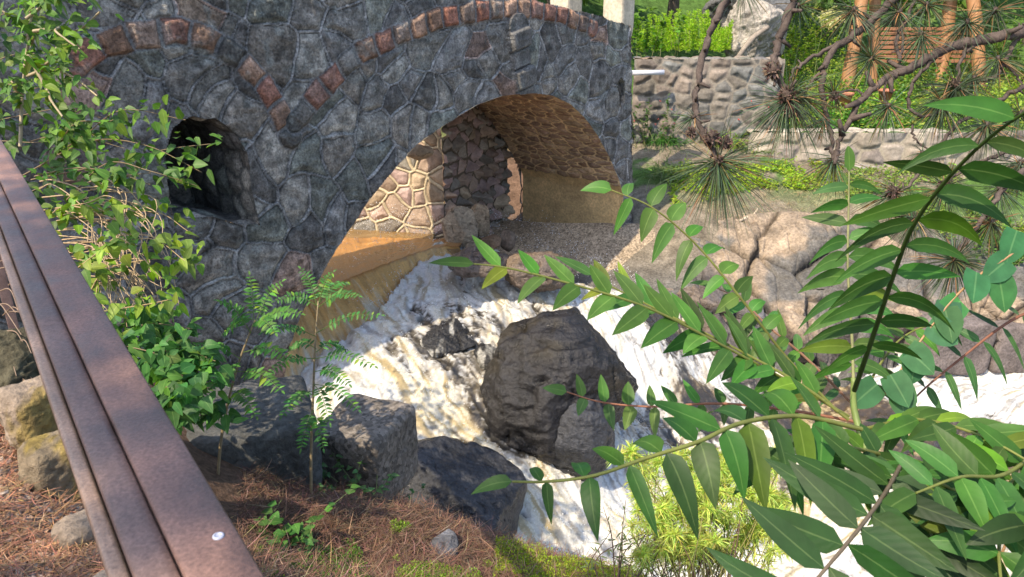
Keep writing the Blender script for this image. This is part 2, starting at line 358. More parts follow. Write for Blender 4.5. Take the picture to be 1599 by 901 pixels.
def polydist(U, V, poly):
    best = np.full(U.shape, 9e9); S_ = np.zeros(U.shape); Tt = np.zeros(U.shape); acc = 0
    for a, b in zip(poly[:-1], poly[1:]):
        a = np.array(a); b = np.array(b); d = b-a; l = np.hypot(*d); d = d/l
        s = np.clip((U-a[0])*d[0]+(V-a[1])*d[1], 0, l); px = a[0]+d[0]*s; py = a[1]+d[1]*s
        q = np.hypot(U-px, V-py); m = q < best; sg = np.sign((U-a[0])*d[1]-(V-a[1])*d[0])
        best = np.where(m, q, best); S_ = np.where(m, acc+s, S_); Tt = np.where(m, q*sg, Tt); acc += l
    return best, S_, Tt
def stones(U, V, cell, seed, cols, mortar, asp=1.0, bead=True, mw=.02, bulge=.025, rough=.02, warp=.3, jit=.85, flat=.6):
    """height and colour of irregular masonry; cell in metres"""
    wu = U+cell*warp*(vn(U/cell*.9, V/cell*.9, 0, seed+5)-.5)+.02*(vn(U*12, V*12, 0, seed+6)-.5)
    wv = V+cell*warp*(vn(U/cell*.9, V/cell*.9, 7, seed+7)-.5)+.02*(vn(U*12, V*12, 3, seed+8)-.5)
    e, idv, bx, by = voronoi(wu/(cell*asp), wv/cell, seed, jit); e = e*cell
    c = palette(idv, cols)
    tone = .7+.6*fbm(U*4, V*4, idv*20, 4, seed+9)
    c = c*tone[..., None]
    rg = ridged(U*5, V*5, idv*30, 5, seed+11)
    blg = sstep(mw, mw+.07, e)
    h = blg*bulge+blg*rough*(rg-.55)*2+blg*((idv*31.7) % 1-.5)*bulge*flat
    h += blg*.35*bulge*(((bx*7.7+by*3.3) % 1-.5)*(wu/(cell*asp)-bx)+((bx*3.1+by*9.7) % 1-.5)*(wv/cell-by))*4
    w = 1-sstep(mw*.75, mw*1.15, e)
    if bead:
        h = h+.012*np.exp(-(e/(mw*.55))**2)-.012*np.exp(-((e-mw*1.1)/(mw*.35))**2)
        dk = 1-.55*np.exp(-((e-mw*1.15)/(mw*.4))**2)
        c = c*dk[..., None]
    mc = np.array(mortar)*(.75+.5*fbm(U*9, V*9, 0, 3, seed+13))[..., None]
    c = c*(1-w[..., None])+mc*w[..., None]
    return h, c, e, idv

GREY = [(0.17, 0.16, 0.14), (0.23, 0.217, 0.186), (0.125, 0.118, 0.107), (0.2, 0.179, 0.149), (0.17, 0.175, 0.147), (0.26, 0.241, 0.205), (0.115, 0.111, 0.102), (0.2, 0.192, 0.177), (0.15, 0.143, 0.13)]
RED = [(.24,.15,.12),(.25,.18,.13),(.20,.165,.14),(.21,.18,.15),(.28,.15,.11),(.17,.16,.15)]
TAN = [(.36,.28,.19),(.34,.25,.20),(.28,.26,.22),(.36,.27,.20),(.24,.21,.17),(.34,.25,.22)]
BRN = [(.30,.19,.12),(.36,.24,.15),(.24,.16,.11),(.40,.28,.17),(.31,.21,.14)]
MIX = [(.22,.18,.14),(.16,.13,.10),(.25,.17,.12),(.14,.13,.12),(.20,.19,.15)]
#@@STRUCT
# ---------------------------------------------------------------- the bridge
A0 = np.array([-3.5, 6.5]); DU = np.array([5.6, 6.5]); DU /= np.linalg.norm(DU); NF = np.array([DU[1], -DU[0]])
def wuv(px, py):
    r = ray(px, py); t = (A0@NF)/(r[..., 0]*NF[0]+r[..., 1]*NF[1]); p = r*np.asarray(t)[..., None]
    return np.stack([(p[..., :2]-A0)@DU, p[..., 2]], -1)
def wxyz(u, z, out=0.0):
    u, z, out = np.broadcast_arrays(np.asarray(u, float), np.asarray(z, float), np.asarray(out, float))
    return np.stack([A0[0]+DU[0]*u+NF[0]*out, A0[1]+DU[1]*u+NF[1]*out, z], -1)
def WP(lst): return np.array([wuv(a, b) for a, b in lst])
arch = WP([(440,600),(450,540),(468,492),(490,450),(513,405),(540,365),(568,322),(600,280),(650,225),(700,190),(745,163),(785,149),(830,145),(862,149),(890,163),(912,184),(932,212),(950,245),(965,280),(972,305)])
arch = np.vstack([[arch[0][0]-.05, -5.2], arch, [8.22, -3.5], [8.25, -5.2]])
cave = WP([(262,300),(256,240),(268,200),(285,186),(300,181),(320,186),(335,184),(352,196),(368,210),(385,240),(390,290),(404,350),(370,350),(330,338),(290,340),(268,335)])
slot = WP([(964,128),(969,120),(974,128),(974,160),(969,168),(965,158)])
band1 = WP([(120,100),(155,72),(205,55),(270,50),(325,62),(375,92),(410,130),(435,170),(455,215)])
band2 = WP([(462,190),(490,152),(520,118),(560,85),(610,58),(680,30),(750,16),(830,14),(880,24),(925,45)])
key = WP([(795,45),(822,45),(825,142),(798,142)])
topl = WP([(700,-14),(760,-2),(830,0),(900,17),(945,30),(985,42)])
TU = np.array([-9, -1.3, -1.0, 3.9]+list(topl[:, 0])+[9.5]); TZ = np.array([-2.2, -2.2, .12, .12]+list(topl[:, 1])+[topl[-1, 1]-.02])
TU[3] = topl[0, 0]-.5
THICK = 2.25
def masonry_block(U, V, **k): return stones(U, V, **k)

bridge = empty('stone_bridge', wxyz(5, -5, -1), 'dark grey fieldstone arch bridge with raised mortar seams spanning the rushing stream', 'bridge')
st = .0125
u = np.arange(-4.2, 8.85, st); z = np.arange(-4.9, 1.3, st); U, V = np.meshgrid(u, z, indexing='ij')
cellv = .34
cw = .09*(fbm(U*1.1, V*1.1, 0, 2, 71)-.5)
h, c, e, idv = stones(U+3*cw, V-2*cw, .37, 3, GREY, (.27,.262,.245), asp=1.08, mw=.015, bulge=.012, rough=.026, warp=.55, jit=.95, flat=1.6)
big = _h(np.floor(U/1.1).astype(np.int64), np.floor(V/.9).astype(np.int64), 1, 4)
h = h+.03*(fbm(U*2.5, V*2.5, idv*9, 5, 73)-.5)
c = c*(.25+1.25*ridged(U*10, V*10, idv*30, 6, 74)**1.5)[..., None]
# upper stones above the arch get reddish / greenish accents; arch rings of squared reddish stones
acc = (idv*53.7 % 1) > .955; c[acc] *= np.array([1.5, 1.1, .95])
for bnd, wd in ((band1, .125), (band2, .13)):
    q, s_, t_ = polydist(U, V, bnd)
    wob = q+.09*(fbm(U*5, V*5, 0, 3, 44)-.5)
    m = wob < wd
    k = np.floor((s_+.05*vn(t_*4, s_*2, 0, 2))/.27); fr = (s_+.05*vn(t_*4, s_*2, 0, 2))/.27-k
    ee = np.minimum(np.minimum(fr, 1-fr)*.27, wd-wob)
    r1 = _h(k.astype(np.int64), (0*k).astype(np.int64), 3, int(wd*100)); cc = palette(r1, RED)*(.3+1.3*fbm(U*8, V*8, r1*9, 5, 6))[..., None]; mixg = sstep(.45, .55, fbm(U*3.3, V*3.3, 0, 4, 60)); cc = cc*np.array([1.2, 1., .9])*(1-.2*mixg[..., None])+c*.2*mixg[..., None]
    gm = r1 > .88; cc[gm] = cc[gm]*np.array([.6, .72, .75])
    w = 1-sstep(.012, .02, ee); cc = cc*(1-.5*np.exp(-((ee-.022)/.008)**2))[..., None]
    cc = cc*(1-w[..., None])+np.array([.19, .185, .175])*w[..., None]
    hh = .035*sstep(.01, .06, ee)+.03*(ridged(U*6, V*6, r1*9, 4, 3)-.5)*sstep(.01, .04, ee)+.01
    h = np.where(m, hh, h); c[m] = cc[m]
# stack of squared stones over the crown
q, s_, t_ = polydist(U, V, [(key[0][0]+.12, key[0][1]), (key[2][0]-.1, key[2][1])])
m = q < .2; k = np.floor(s_/.26); fr = s_/.26-k; ee = np.minimum(np.minimum(fr, 1-fr)*.26, .2-q)
h = np.where(m, .07*(k % 2 == 0)+.05*sstep(0, .03, ee)+.02*(ridged(U*8, V*8, k, 4, 5)-.5), h)
c[m] = (np.array([.13, .125, .115])*(.6+.8*fbm(U*7, V*7, k, 4, 8))[..., None])[m]
# weathered light streaks and moss growing in the stone
c *= (.8+.45*fbm(U*1.2, V*.8, 0, 4, 81))[..., None]
lich = sstep(.62, .72, fbm(U*7, V*7, 0, 5, 85)); c = c*(1-.5*lich[..., None])+np.array([.20, .21, .19])*.5*lich[..., None]
below = V < np.interp(U, TU, TZ)+.05*(vn(U*3, 0, 0, 5)-.5)
uend = 8.20+(-.49-V)*.12
cU = U[:-1, :-1]+st/2; cV = V[:-1, :-1]+st/2
mask = below[:-1, :-1] & (cU < uend[:-1, :-1]) & ~inpoly(cU, cV, arch) & ~inpoly(cU, cV, cave) & ~inpoly(cU, cV, slot)
mb = MB(); addgrid(mb, wxyz(U, V, h), c, mask, flip=False); fw = mb.build('front_wall', M['wall'], bridge)

def sweep(name, outline, depth, cell, cols, mortar, asp, mat, step=.02, mw=.02, bulge=.02, rough=.015, bead=False, seed=21, skipz=-9, closed=False, colf=None):
    o = np.array(outline)
    if closed: o = np.vstack([o, o[0]])
    L = np.concatenate([[0], np.cumsum(np.hypot(*np.diff(o, axis=0).T))]); n = int(L[-1]/step); s = np.linspace(0, L[-1], n)
    oc = np.stack([np.interp(s, L, o[:, 0]), np.interp(s, L, o[:, 1])], -1)
    w = max(3, int(.12/step)); ker = np.ones(w)/w
    if not closed:
        pad = np.vstack([np.repeat(oc[:1], w, 0), oc, np.repeat(oc[-1:], w, 0)]); oc = np.stack([np.convolve(pad[:, k], ker, 'same')[w:-w] for k in (0, 1)], -1)
    tn = np.gradient(oc, axis=0); tn /= np.linalg.norm(tn, axis=1)[:, None]+1e-9; nn = np.stack([tn[:, 1], -tn[:, 0]], -1)
    dp = np.arange(0, depth, step); SS, DD = np.meshgrid(s, dp, indexing='ij')
    hh, cc, ee, ii = stones(SS, DD, cell, seed, cols, mortar, asp=asp, bead=bead, mw=mw, bulge=bulge, rough=rough)
    if colf is not None: hh, cc = colf(SS, DD, oc, hh, cc)
    hh = hh*sstep(0, .1, DD)
    uu = oc[:, 0][:, None]+nn[:, 0][:, None]*hh; zz = oc[:, 1][:, None]+nn[:, 1][:, None]*hh
    X = wxyz(uu, zz, -DD+.02)
    m2 = MB(); addgrid(m2, X, cc); return m2.build(name, mat, bridge)
def vaultcol(SS, DD, oc, hh, cc):
    # below the spring line the inside of the arch is smooth stained concrete
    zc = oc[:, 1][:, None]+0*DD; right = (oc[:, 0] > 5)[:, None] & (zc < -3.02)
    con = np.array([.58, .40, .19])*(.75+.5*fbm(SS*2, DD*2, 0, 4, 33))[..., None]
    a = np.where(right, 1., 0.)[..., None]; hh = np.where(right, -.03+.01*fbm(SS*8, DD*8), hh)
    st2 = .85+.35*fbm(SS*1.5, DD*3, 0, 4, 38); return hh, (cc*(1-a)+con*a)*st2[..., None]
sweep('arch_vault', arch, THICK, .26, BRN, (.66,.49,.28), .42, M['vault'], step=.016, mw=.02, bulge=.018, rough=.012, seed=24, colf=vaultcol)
sweep('side_arch_opening', cave, 1.3, .25, GREY, (.10,.10,.09), 1.0, M['wall'], step=.03, seed=29, closed=True)
sweep('drain_slot', slot, .35, .25, GREY, (.10,.10,.09), 1.0, M['wall'], step=.02, seed=30, closed=True)
# back of the openings
mb = MB(); c0 = cave.mean(0)
uu, vv = np.meshgrid(np.linspace(cave[:, 0].min()-.15, cave[:, 0].max()+.15, 50), np.linspace(cave[:, 1].min()-.2, cave[:, 1].max()+.15, 60), indexing='ij')
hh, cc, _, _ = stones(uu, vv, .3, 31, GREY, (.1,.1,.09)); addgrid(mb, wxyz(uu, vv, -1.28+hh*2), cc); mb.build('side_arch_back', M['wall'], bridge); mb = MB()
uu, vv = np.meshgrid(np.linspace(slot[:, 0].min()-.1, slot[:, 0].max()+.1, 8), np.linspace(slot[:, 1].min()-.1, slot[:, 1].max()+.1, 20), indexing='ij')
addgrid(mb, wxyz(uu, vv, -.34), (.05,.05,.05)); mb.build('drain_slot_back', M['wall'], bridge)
# top walkway cap, back wall and right end of the bridge
mb = MB(); uu = np.arange(-4.2, 8.25, .03); dd = np.arange(0, THICK, .03); UU, DD = np.meshgrid(uu, dd, indexing='ij')
TT = np.interp(UU, TU, TZ)+.05*(vn(UU*3, 0*UU, 0, 5)-.5); TT = np.where((DD > .4) & (DD < THICK-.4), TT-.45, TT)
hh, cc, _, _ = stones(UU, DD, .28, 35, MIX+RED[:2], (.3,.27,.22)); X = wxyz(UU, TT+hh-.01, -DD); addgrid(mb, X, cc*.9); mb.build('parapet_top', M['wall'], bridge)
mb = MB(); uu = np.arange(-4.2, 8.3, .04); vv = np.arange(-4.9, 1.3, .04); UU, VV = np.meshgrid(uu, vv, indexing='ij')
hh, cc, _, _ = stones(UU, VV, .34, 36, GREY+MIX, (.2,.19,.17)); cu = UU[:-1, :-1]+.02; cv = VV[:-1, :-1]+.02
addgrid(mb, wxyz(UU, VV, -THICK-hh), cc, (VV[:-1, :-1] < np.interp(cu, TU, TZ)) & ~inpoly(cu, cv, arch), flip=True); mb.build('rear_wall', M['wall'], bridge)
mb = MB(); dd = np.arange(-.02, THICK+.01, .02); vv = np.arange(-4.9, -.45, .02); DD, VV = np.meshgrid(dd, vv, indexing='ij')
hh, cc, _, _ = stones(DD, VV, .3, 37, GREY, (.2,.19,.17)); addgrid(mb, wxyz(8.19+(-.49-VV)*.12+hh, VV, -DD), cc, flip=False); mb.build('end_wall', M['wall'], bridge)
# pale squared blocks standing on the far parapet
def roughbox(mb, c, dx, dy, size, seed, amp=.03, n=14, colr=(.4,.36,.28), bev=.12, colvar=.3, cfun=None):
    """a squared stone or block: subdivided box with rounded, chipped edges; dx, dy horizontal axes"""
    c = np.array(c, float); dx = np.array([*dx, 0.])[:3]; dy = np.array([*dy, 0.])[:3]; dz = np.array([0, 0, 1.])
    g = np.linspace(-1, 1, n); a, b = np.meshgrid(g, g, indexing='ij'); one = np.ones_like(a)
    for ax in range(3):
        for sg in (-1, 1):
            w = [None]*3; w[ax] = one*sg; w[(ax+1) % 3] = a*(1 if sg > 0 else -1); w[(ax+2) % 3] = b
            w = np.stack(w, -1); ln = np.linalg.norm(w/1.0, axis=-1, keepdims=True)
            pn = (np.abs(w)**(1/bev)).sum(-1, keepdims=True)**bev; w2 = w/pn
            p = c+dx*w2[..., 0:1]*size[0]/2+dy*w2[..., 1:2]*size[1]/2+dz*w2[..., 2:3]*size[2]/2
            nd = dx*w2[..., 0:1]+dy*w2[..., 1:2]+dz*w2[..., 2:3]; nd /= np.linalg.norm(nd, axis=-1, keepdims=True)
            k = 3/max(size); d = amp*(fbm(p[..., 0]*k+seed, p[..., 1]*k, p[..., 2]*k, 5, seed)-.5)*2
            p = p+nd*d[..., None]
            cc = np.array(colr)*(1-colvar+2*colvar*fbm(p[..., 0]*4, p[..., 1]*4, p[..., 2]*4+seed, 4, seed+3))[..., None]
            if cfun is not None: cc = cfun(p, cc)
            addgrid(mb, p, cc)
for (px, py0, py1, w) in ((884, -35, 18, 36), (965, -30, 42, 34)):
    uvp = wuv(px, py1); d_ = 12.9
    b = P(px, py1, d_); hgt = (py1-py0)/F*d_*1.05
    mb = MB(); roughbox(mb, b+np.array([0, 0, hgt/2-.1]), DU, NF, (w/F*d_*1.1, .4, hgt+.2), px, .02, colr=(.50,.44,.33)); mb.build('parapet_block', M['masonry'], bridge)

# ---------------------------------------------------------------- generic rocks
def rock(mb, c, r, seed, nplanes=14, sub=5, amp=.06, colr=(.1,.1,.105), rot=0, cut=.75, ridge=.5, colf=None, var=.4):
    import bmesh
    bm = bmesh.new(); bmesh.ops.create_icosphere(bm, subdivisions=sub, radius=1); D = np.array([v.co[:] for v in bm.verts]); Fc = np.array([[v.index for v in f.verts] for f in bm.faces]); bm.free()
    rg = np.random.default_rng(seed); n = rg.normal(size=(nplanes, 3)); n /= np.linalg.norm(n, axis=1)[:, None]; hh = cut+(1-cut)*rg.random(nplanes)
    s = float(seed % 97)
    DW = D+.16*np.stack([fbm(D[:, 0]*2.5+s, D[:, 1]*2.5, D[:, 2]*2.5, 4, seed+q)-.5 for q in (20, 21, 22)], -1); DW /= np.linalg.norm(DW, axis=1)[:, None]
    dd = DW@n.T; rr = np.where(dd > .05, hh/np.maximum(dd, .05), 9); rr = np.minimum(rr, 1.15)
    rr = -np.log(np.exp(-rr*45).sum(1)+np.exp(-1.15*45))/45
    n3 = rg.normal(size=(70, 3)); n3 /= np.linalg.norm(n3, axis=1)[:, None]; r3 = (.93+.07*rg.random(70))/np.maximum(DW@n3.T, .3); rr = rr*(.55+.45*np.minimum(r3.min(1), 1.1))
    V = D*rr[:, None]; s = float(seed % 97)
    V *= np.array(r)
    ca, sa = math.cos(rot), math.sin(rot); V = np.stack([V[:, 0]*ca-V[:, 1]*sa, V[:, 0]*sa+V[:, 1]*ca, V[:, 2]], -1)
    m = float(np.mean(r)); q = V/m
    dn = D/np.array(r); dn = np.stack([dn[:, 0]*ca-dn[:, 1]*sa, dn[:, 0]*sa+dn[:, 1]*ca, dn[:, 2]], -1); dn /= np.linalg.norm(dn, axis=1)[:, None]
    n1 = fbm(q[:, 0]*1.6+s, q[:, 1]*1.6, q[:, 2]*1.6, 6, seed)-.5; n2 = ridged(q[:, 0]*2.2+s, q[:, 1]*2.2, q[:, 2]*3, 6, seed+3)-.6
    n4 = ridged(q[:, 0]*6+s, q[:, 1]*6, q[:, 2]*9, 5, seed+5)-.6
    V = V+dn*(m*amp*(n1*2.6+n2*ridge*2.6+n4*1.1))[:, None]
    V = V+np.array(c)
    cc = np.array(colr)*(1-var+2*var*fbm(q[:, 0]*2.5, q[:, 1]*2.5, q[:, 2]*2.5+s, 5, seed+7))[:, None]
    rc = np.maximum(ridged(q[:, 0]*1.1+s, q[:, 1]*1.1, q[:, 2]*1.5, 2, seed+31), ridged(q[:, 0]*2.3+s, q[:, 1]*2.3, q[:, 2]*2.0, 2, seed+37)-.03); crk = sstep(.90, .97, rc)
    V = V-dn*(m*.035*crk)[:, None]; cc = cc*(1-.6*crk[:, None])
    cr = sstep(.35, .5, n2+.6); cc = cc*(.75+.25*cr[:, None])
    if colf is not None: cc = colf(V, dn, cc)
    mb.add(V, t=Fc, c=cc)
def rockobj(name, px, py, d, wpx, hpx, depth, seed, label, cat='boulder', mat='rock', base=None, **k):
    c = P(px, py, d); s = d/F; mb = MB(); rock(mb, c, (wpx*s/2, depth/2, hpx*s/2), seed, **k)
    o = mb.build(name, M[mat]); return tag(o, label, cat)

# ---------------------------------------------------------------- ground sheet
def axis(lo, hi, fine, far, step):
    a = np.arange(lo, hi, step); out = list(a); s = step; x = hi
    while x < far: out.append(x); s *= 1.18; x += s
    s = step; x = lo-step; pre = []
    while x > -far: pre.append(x); s *= 1.18; x -= s
    return np.array(pre[::-1]+out)
gx = axis(-5, 11, 0, 300, .045); gy = axis(.8, 24, 0, 300, .05)
X, Y = np.meshgrid(gx, gy, indexing='ij'); Z = H(X, Y)
far_ = sstep(60, 120, np.hypot(X, Y)); Z = Z*(1-far_)+14*far_
gp, gq, gd = proj(np.stack([X, Y, Z], -1))
n = fbm(X*1.5, Y*1.5, 0, 5, 55); n2 = fbm(X*9, Y*9, 0, 4, 56)
Cc = np.zeros(X.shape+(3,)); soil = np.array([.12,.075,.05]); grn = np.array([.07,.13,.03]); tan = np.array([.24,.20,.145]); rk = np.array([.12,.115,.105]); mul = np.array([.22,.135,.09])
Cc[:] = soil
right = sstep(.8, 1.6, X)*sstep(8.5, 9.5, Y)
tm = right*sstep(.4, .52, n); Cc = Cc*(1-right[..., None])+((tan*.8)*(.7+.6*n2[..., None]))*right[..., None]
gm = np.clip(right*sstep(.55, .62, n)*sstep(13, 15, Y)+sstep(16, 18, Y), 0, 1); Cc = Cc*(1-gm[..., None])+grn*(.6+.8*n2[..., None])*gm[..., None]
chn = sstep(-3.9, -4.5, Z)*(Y < 16); Cc = Cc*(1-chn[..., None])+rk*(.6+.8*n2[..., None])*chn[..., None]
ter = (X < -.5)*(Y < 4)*sstep(-2.3, -2.0, Z); Cc = Cc*(1-ter[..., None])+mul*(.7+.6*n2[..., None])*ter[..., None]
mb = MB(); addgrid(mb, np.stack([X, Y, Z], -1), Cc); o = mb.build('ground', M['soil'], base=(0, 0, 0)); tag(o, kind='structure')

# ---------------------------------------------------------------- the stream
ws = .018
wx = np.arange(-3.6, 10.2, ws); wy = np.arange(4.2, 13.2, ws); X, Y = np.meshgrid(wx, wy, indexing='ij'); Z0 = wH(X, Y)
flows = [[(640,420),(620,500),(590,580),(640,650),(720,720),(800,790),(900,860),(1050,930)],
         [(690,410),(760,450),(850,470),(950,500),(1040,550),(1110,600),(1160,640)],
         [(740,470),(720,520),(730,600),(780,690),(850,760),(950,830)],
         [(960,580),(1010,620),(1050,690),(1100,780),(1180,850)],
         [(1700,560),(1500,600),(1350,700),(1200,800),(1100,900)],
         [(1160,640),(1200,720),(1150,820),(1080,900)]]
fp = []; fd = []
for fl in flows:
    w_ = np.array([P(a, b, 1)*0+G(a, b, -4.9) for a, b in fl])[:, :2]; c_ = catmull(w_, 8)[:, :2]; g_ = np.gradient(c_, axis=0); g_ /= np.linalg.norm(g_, axis=1)[:, None]; fp.append(c_); fd.append(g_)
fp = np.vstack(fp); fd = np.vstack(fd)
cx_ = np.arange(wx[0], wx[-1]+.3, .15); cy_ = np.arange(wy[0], wy[-1]+.3, .15); CX, CY = np.meshgrid(cx_, cy_, indexing='ij')
d2 = (CX[..., None]-fp[:, 0])**2+(CY[..., None]-fp[:, 1])**2; wgt = 1/(d2+.02)**2; VX = (wgt*fd[:, 0]).sum(-1)/wgt.sum(-1); VY = (wgt*fd[:, 1]).sum(-1)/wgt.sum(-1)
VX += 1.0*(fbm(CX*2.4, CY*2.4, 0, 3, 5)-.5)*2; VY += 1.0*(fbm(CX*2.4, CY*2.4, 5, 3, 6)-.5)*2
def bil(A, x, y, x0, y0, s):
    fx = np.clip((x-x0)/s, 0, A.shape[0]-1.001); fy = np.clip((y-y0)/s, 0, A.shape[1]-1.001); i = fx.astype(int); j = fy.astype(int); a = fx-i; b = fy-j
    return (A[i, j]*(1-a)+A[i+1, j]*a)*(1-b)+(A[i, j+1]*(1-a)+A[i+1, j+1]*a)*b
NS = [fbm(X*7, Y*7, 0, 4, 61), fbm(X*22, Y*22, 0, 3, 62), fbm(X*48, Y*48, 0, 2, 63)]
acc = [np.zeros_like(X) for _ in NS]; lens_ = (30, 22, 14); hs = .016
for sgn in (-1, 1):
    x = X.copy(); y = Y.copy()
    for k in range(max(lens_)):
        for q in range(3):
            if k < lens_[q]: acc[q] += bil(NS[q], x, y, wx[0], wy[0], ws)/(2*lens_[q])
        vx = bil(VX, x, y, cx_[0], cy_[0], .15); vy = bil(VY, x, y, cx_[0], cy_[0], .15); l = np.hypot(vx, vy)+1e-6
        x += sgn*hs*vx/l; y += sgn*hs*vy/l
LI = [(a-a.mean())/a.std() for a in acc]
raw = fbm(X*9, Y*9, 3, 5, 70); raw = (raw-raw.mean())/raw.std()
rg = ridged(X*5, Y*5, 0, 5, 71); rg = (rg-rg.mean())/rg.std()
# foam (0..1), silt colour (0..1), agitation
FC = [(660,450,.95,.15,1),(600,500,.95,.3,1),(560,560,.95,.45,.8),(600,600,.95,.3,.8),(700,490,.6,.1,1),(690,525,.50,.1,1),(640,540,.6,.2,1),(730,500,.5,.1,1),(680,610,.75,.6,.8),(650,640,.8,.7,.8),(760,470,.85,.3,1),(640,660,.9,.35,.8),(720,640,.65,.95,.9),(700,700,.85,.5,.8),(760,740,.8,.75,.8),(770,640,.45,.2,.8),
      (820,800,.85,.6,.8),(900,860,.9,.35,.9),(960,800,.95,.1,1),(850,440,.7,.3,.8),(950,490,.85,.3,.9),(1000,530,.95,.05,1),(1080,570,.75,.1,1),(1000,600,.85,.1,1),(940,560,.5,.1,.9),(1050,620,.6,.1,.9),(1140,610,.65,.05,.8),(1040,598,.12,.2,.8),(1085,618,.15,.2,.8),(1010,565,.45,.1,.9),(1165,585,.3,.2,.8),(905,505,.6,.3,.9),(1230,650,.3,.5,.5),(1350,640,.15,.7,.4),
      (1500,600,1.0,.0,.5),(1430,575,1,.0,.6),(1599,630,.9,.05,.5),(1550,700,.25,.6,.4),(1420,690,.25,.7,.4),(1450,620,.9,.1,.6),(1560,590,.95,.05,.6),(1380,600,.8,.1,.6),(1250,760,.7,.85,.5),(1200,700,.8,.5,.6),(1500,820,.9,.3,.6),(1350,880,.9,.4,.6),(1100,860,.9,.2,.9),(1050,740,.85,.3,.8)]
fg = np.array([G(a, b, float(-5.0)) for a, b, *_ in FC]); 
fg = []
for a, b, *_ in FC:
    zz = -5.
    for _i in range(6): p_ = G(a, b, zz); zz = float(wH(np.array(p_[0]), np.array(p_[1])))
    fg.append(p_[:2])
fg = np.array(fg); fv = np.array([q[2:] for q in FC])
CD = (CX[..., None]-fg[:, 0])**2+(CY[..., None]-fg[:, 1])**2; wg = 1/(CD+.015)**3; FV = (wg[..., None]*fv).sum(-2)/wg.sum(-1)[..., None]
F0 = bil(FV[..., 0], X, Y, cx_[0], cy_[0], .15); SI = bil(FV[..., 1], X, Y, cx_[0], cy_[0], .15); AG = bil(FV[..., 2], X, Y, cx_[0], cy_[0], .15)
bil2 = 1-np.abs(2*fbm(X*3.2+.3*LI[0], Y*3.2, 0, 2, 77)-1)*2.2
hh = AG*(.010*LI[0]+.005*LI[1]+.003*LI[2]+.011*raw+.005*rg+.05*bil2)
fz = fbm(X*30, Y*30, 0, 4, 78); fz = (fz-fz.mean())/fz.std(); hh += AG*.006*fz*sstep(.3, .9, F0)
Zw = Z0+hh
foam = F0+.07+.12*LI[0]+.07*LI[1]+.05*LI[2]+.06*raw-.03*rg+.07*fz
lace = sstep(.1, 1.5, LI[1]+.8*LI[2]+.2*rg-.2*raw)
fo = sstep(.25, .85, foam)*(1-.45*lace)
silt = np.clip(SI+.30*LI[0]+.08*LI[1]+.08*raw+.03, 0, 1)
def ramp(v, stops):
    k = np.array([a for a, _ in stops]); c = np.array([b for _, b in stops]); return np.stack([np.interp(v, k, c[:, q]) for q in range(3)], -1)
clear = ramp(fo, [(0, (.035,.032,.028)), (.3, (.13,.115,.09)), (.6, (.40,.39,.37)), (.85, (.54,.54,.52)), (1, (.64,.635,.61))])
muddy = ramp(fo, [(0, (.09,.062,.035)), (.3, (.25,.185,.09)), (.6, (.43,.34,.18)), (.85, (.54,.47,.30)), (1, (.64,.59,.46))])
Cc = clear*(1-silt[..., None])+muddy*silt[..., None]
# the sheet stops at the line of the weir
lipw = np.array([G(a, b, c)[:2] for a, b, c in [(390,675,-4.45),(500,585,-4.2),(600,515,-4.0),(650,440,-3.85),(690,400,-3.8),(760,400,-3.85),(810,432,-3.95),(880,447,-4.05),(1000,450,-4.2),(1110,480,-4.5),(1200,560,-5.1),(1330,575,-5.6),(1430,545,-5.6),(2400,530,-5.6)]])
q, s_, t_ = polydist(X, Y, lipw); ok = (t_ > -.12)[:-1, :-1] if True else None
HB = H(X, Y); ok = ok & ((Zw > HB-.25)[:-1, :-1]) & ((X+3.5)*NF[0]+(Y-6.5)*NF[1] > -1.6)[:-1, :-1]
mb = MB(); addgrid(mb, np.stack([X, Y, Zw], -1), Cc, ok); stream = tag(mb.build('stream', M['foam'], base=(0, 8, -6)), kind='structure')
WX, WY, WZ, WF = X, Y, Zw, fo
# spray thrown up by the rapids
mb = MB(); cand = np.argwhere((AG > .75) & (fo > .6) & ((LI[0]+raw) > .5)); cand = cand[rng.integers(0, len(cand), 16000)]
pts = np.stack([X[cand[:, 0], cand[:, 1]], Y[cand[:, 0], cand[:, 1]], Zw[cand[:, 0], cand[:, 1]]], -1)
pts = pts+rdir(len(pts))*np.array([.07, .07, .05])*rng.random((len(pts), 1)); pts[:, 2] += np.abs(rng.normal(size=len(pts)))*.05; r = .0025+.006*rng.random(len(pts))**3
oc = np.array([(1,0,0),(-1,0,0),(0,1,0),(0,-1,0),(0,0,1),(0,0,-1)], float); of = np.array([(0,2,4),(2,1,4),(1,3,4),(3,0,4),(2,0,5),(1,2,5),(3,1,5),(0,3,5)])
V = pts[:, None]+oc[None]*r[:, None, None]*np.array([1, 1, 1.4]); mb.add(V.reshape(-1, 3), t=(of[None]+np.arange(len(pts))[:, None, None]*6).reshape(-1, 3), c=(.82,.82,.8))
tag(mb.build('spray', M['foam']), kind='stuff', label='fine white droplets flying over the rapids', cat='spray')

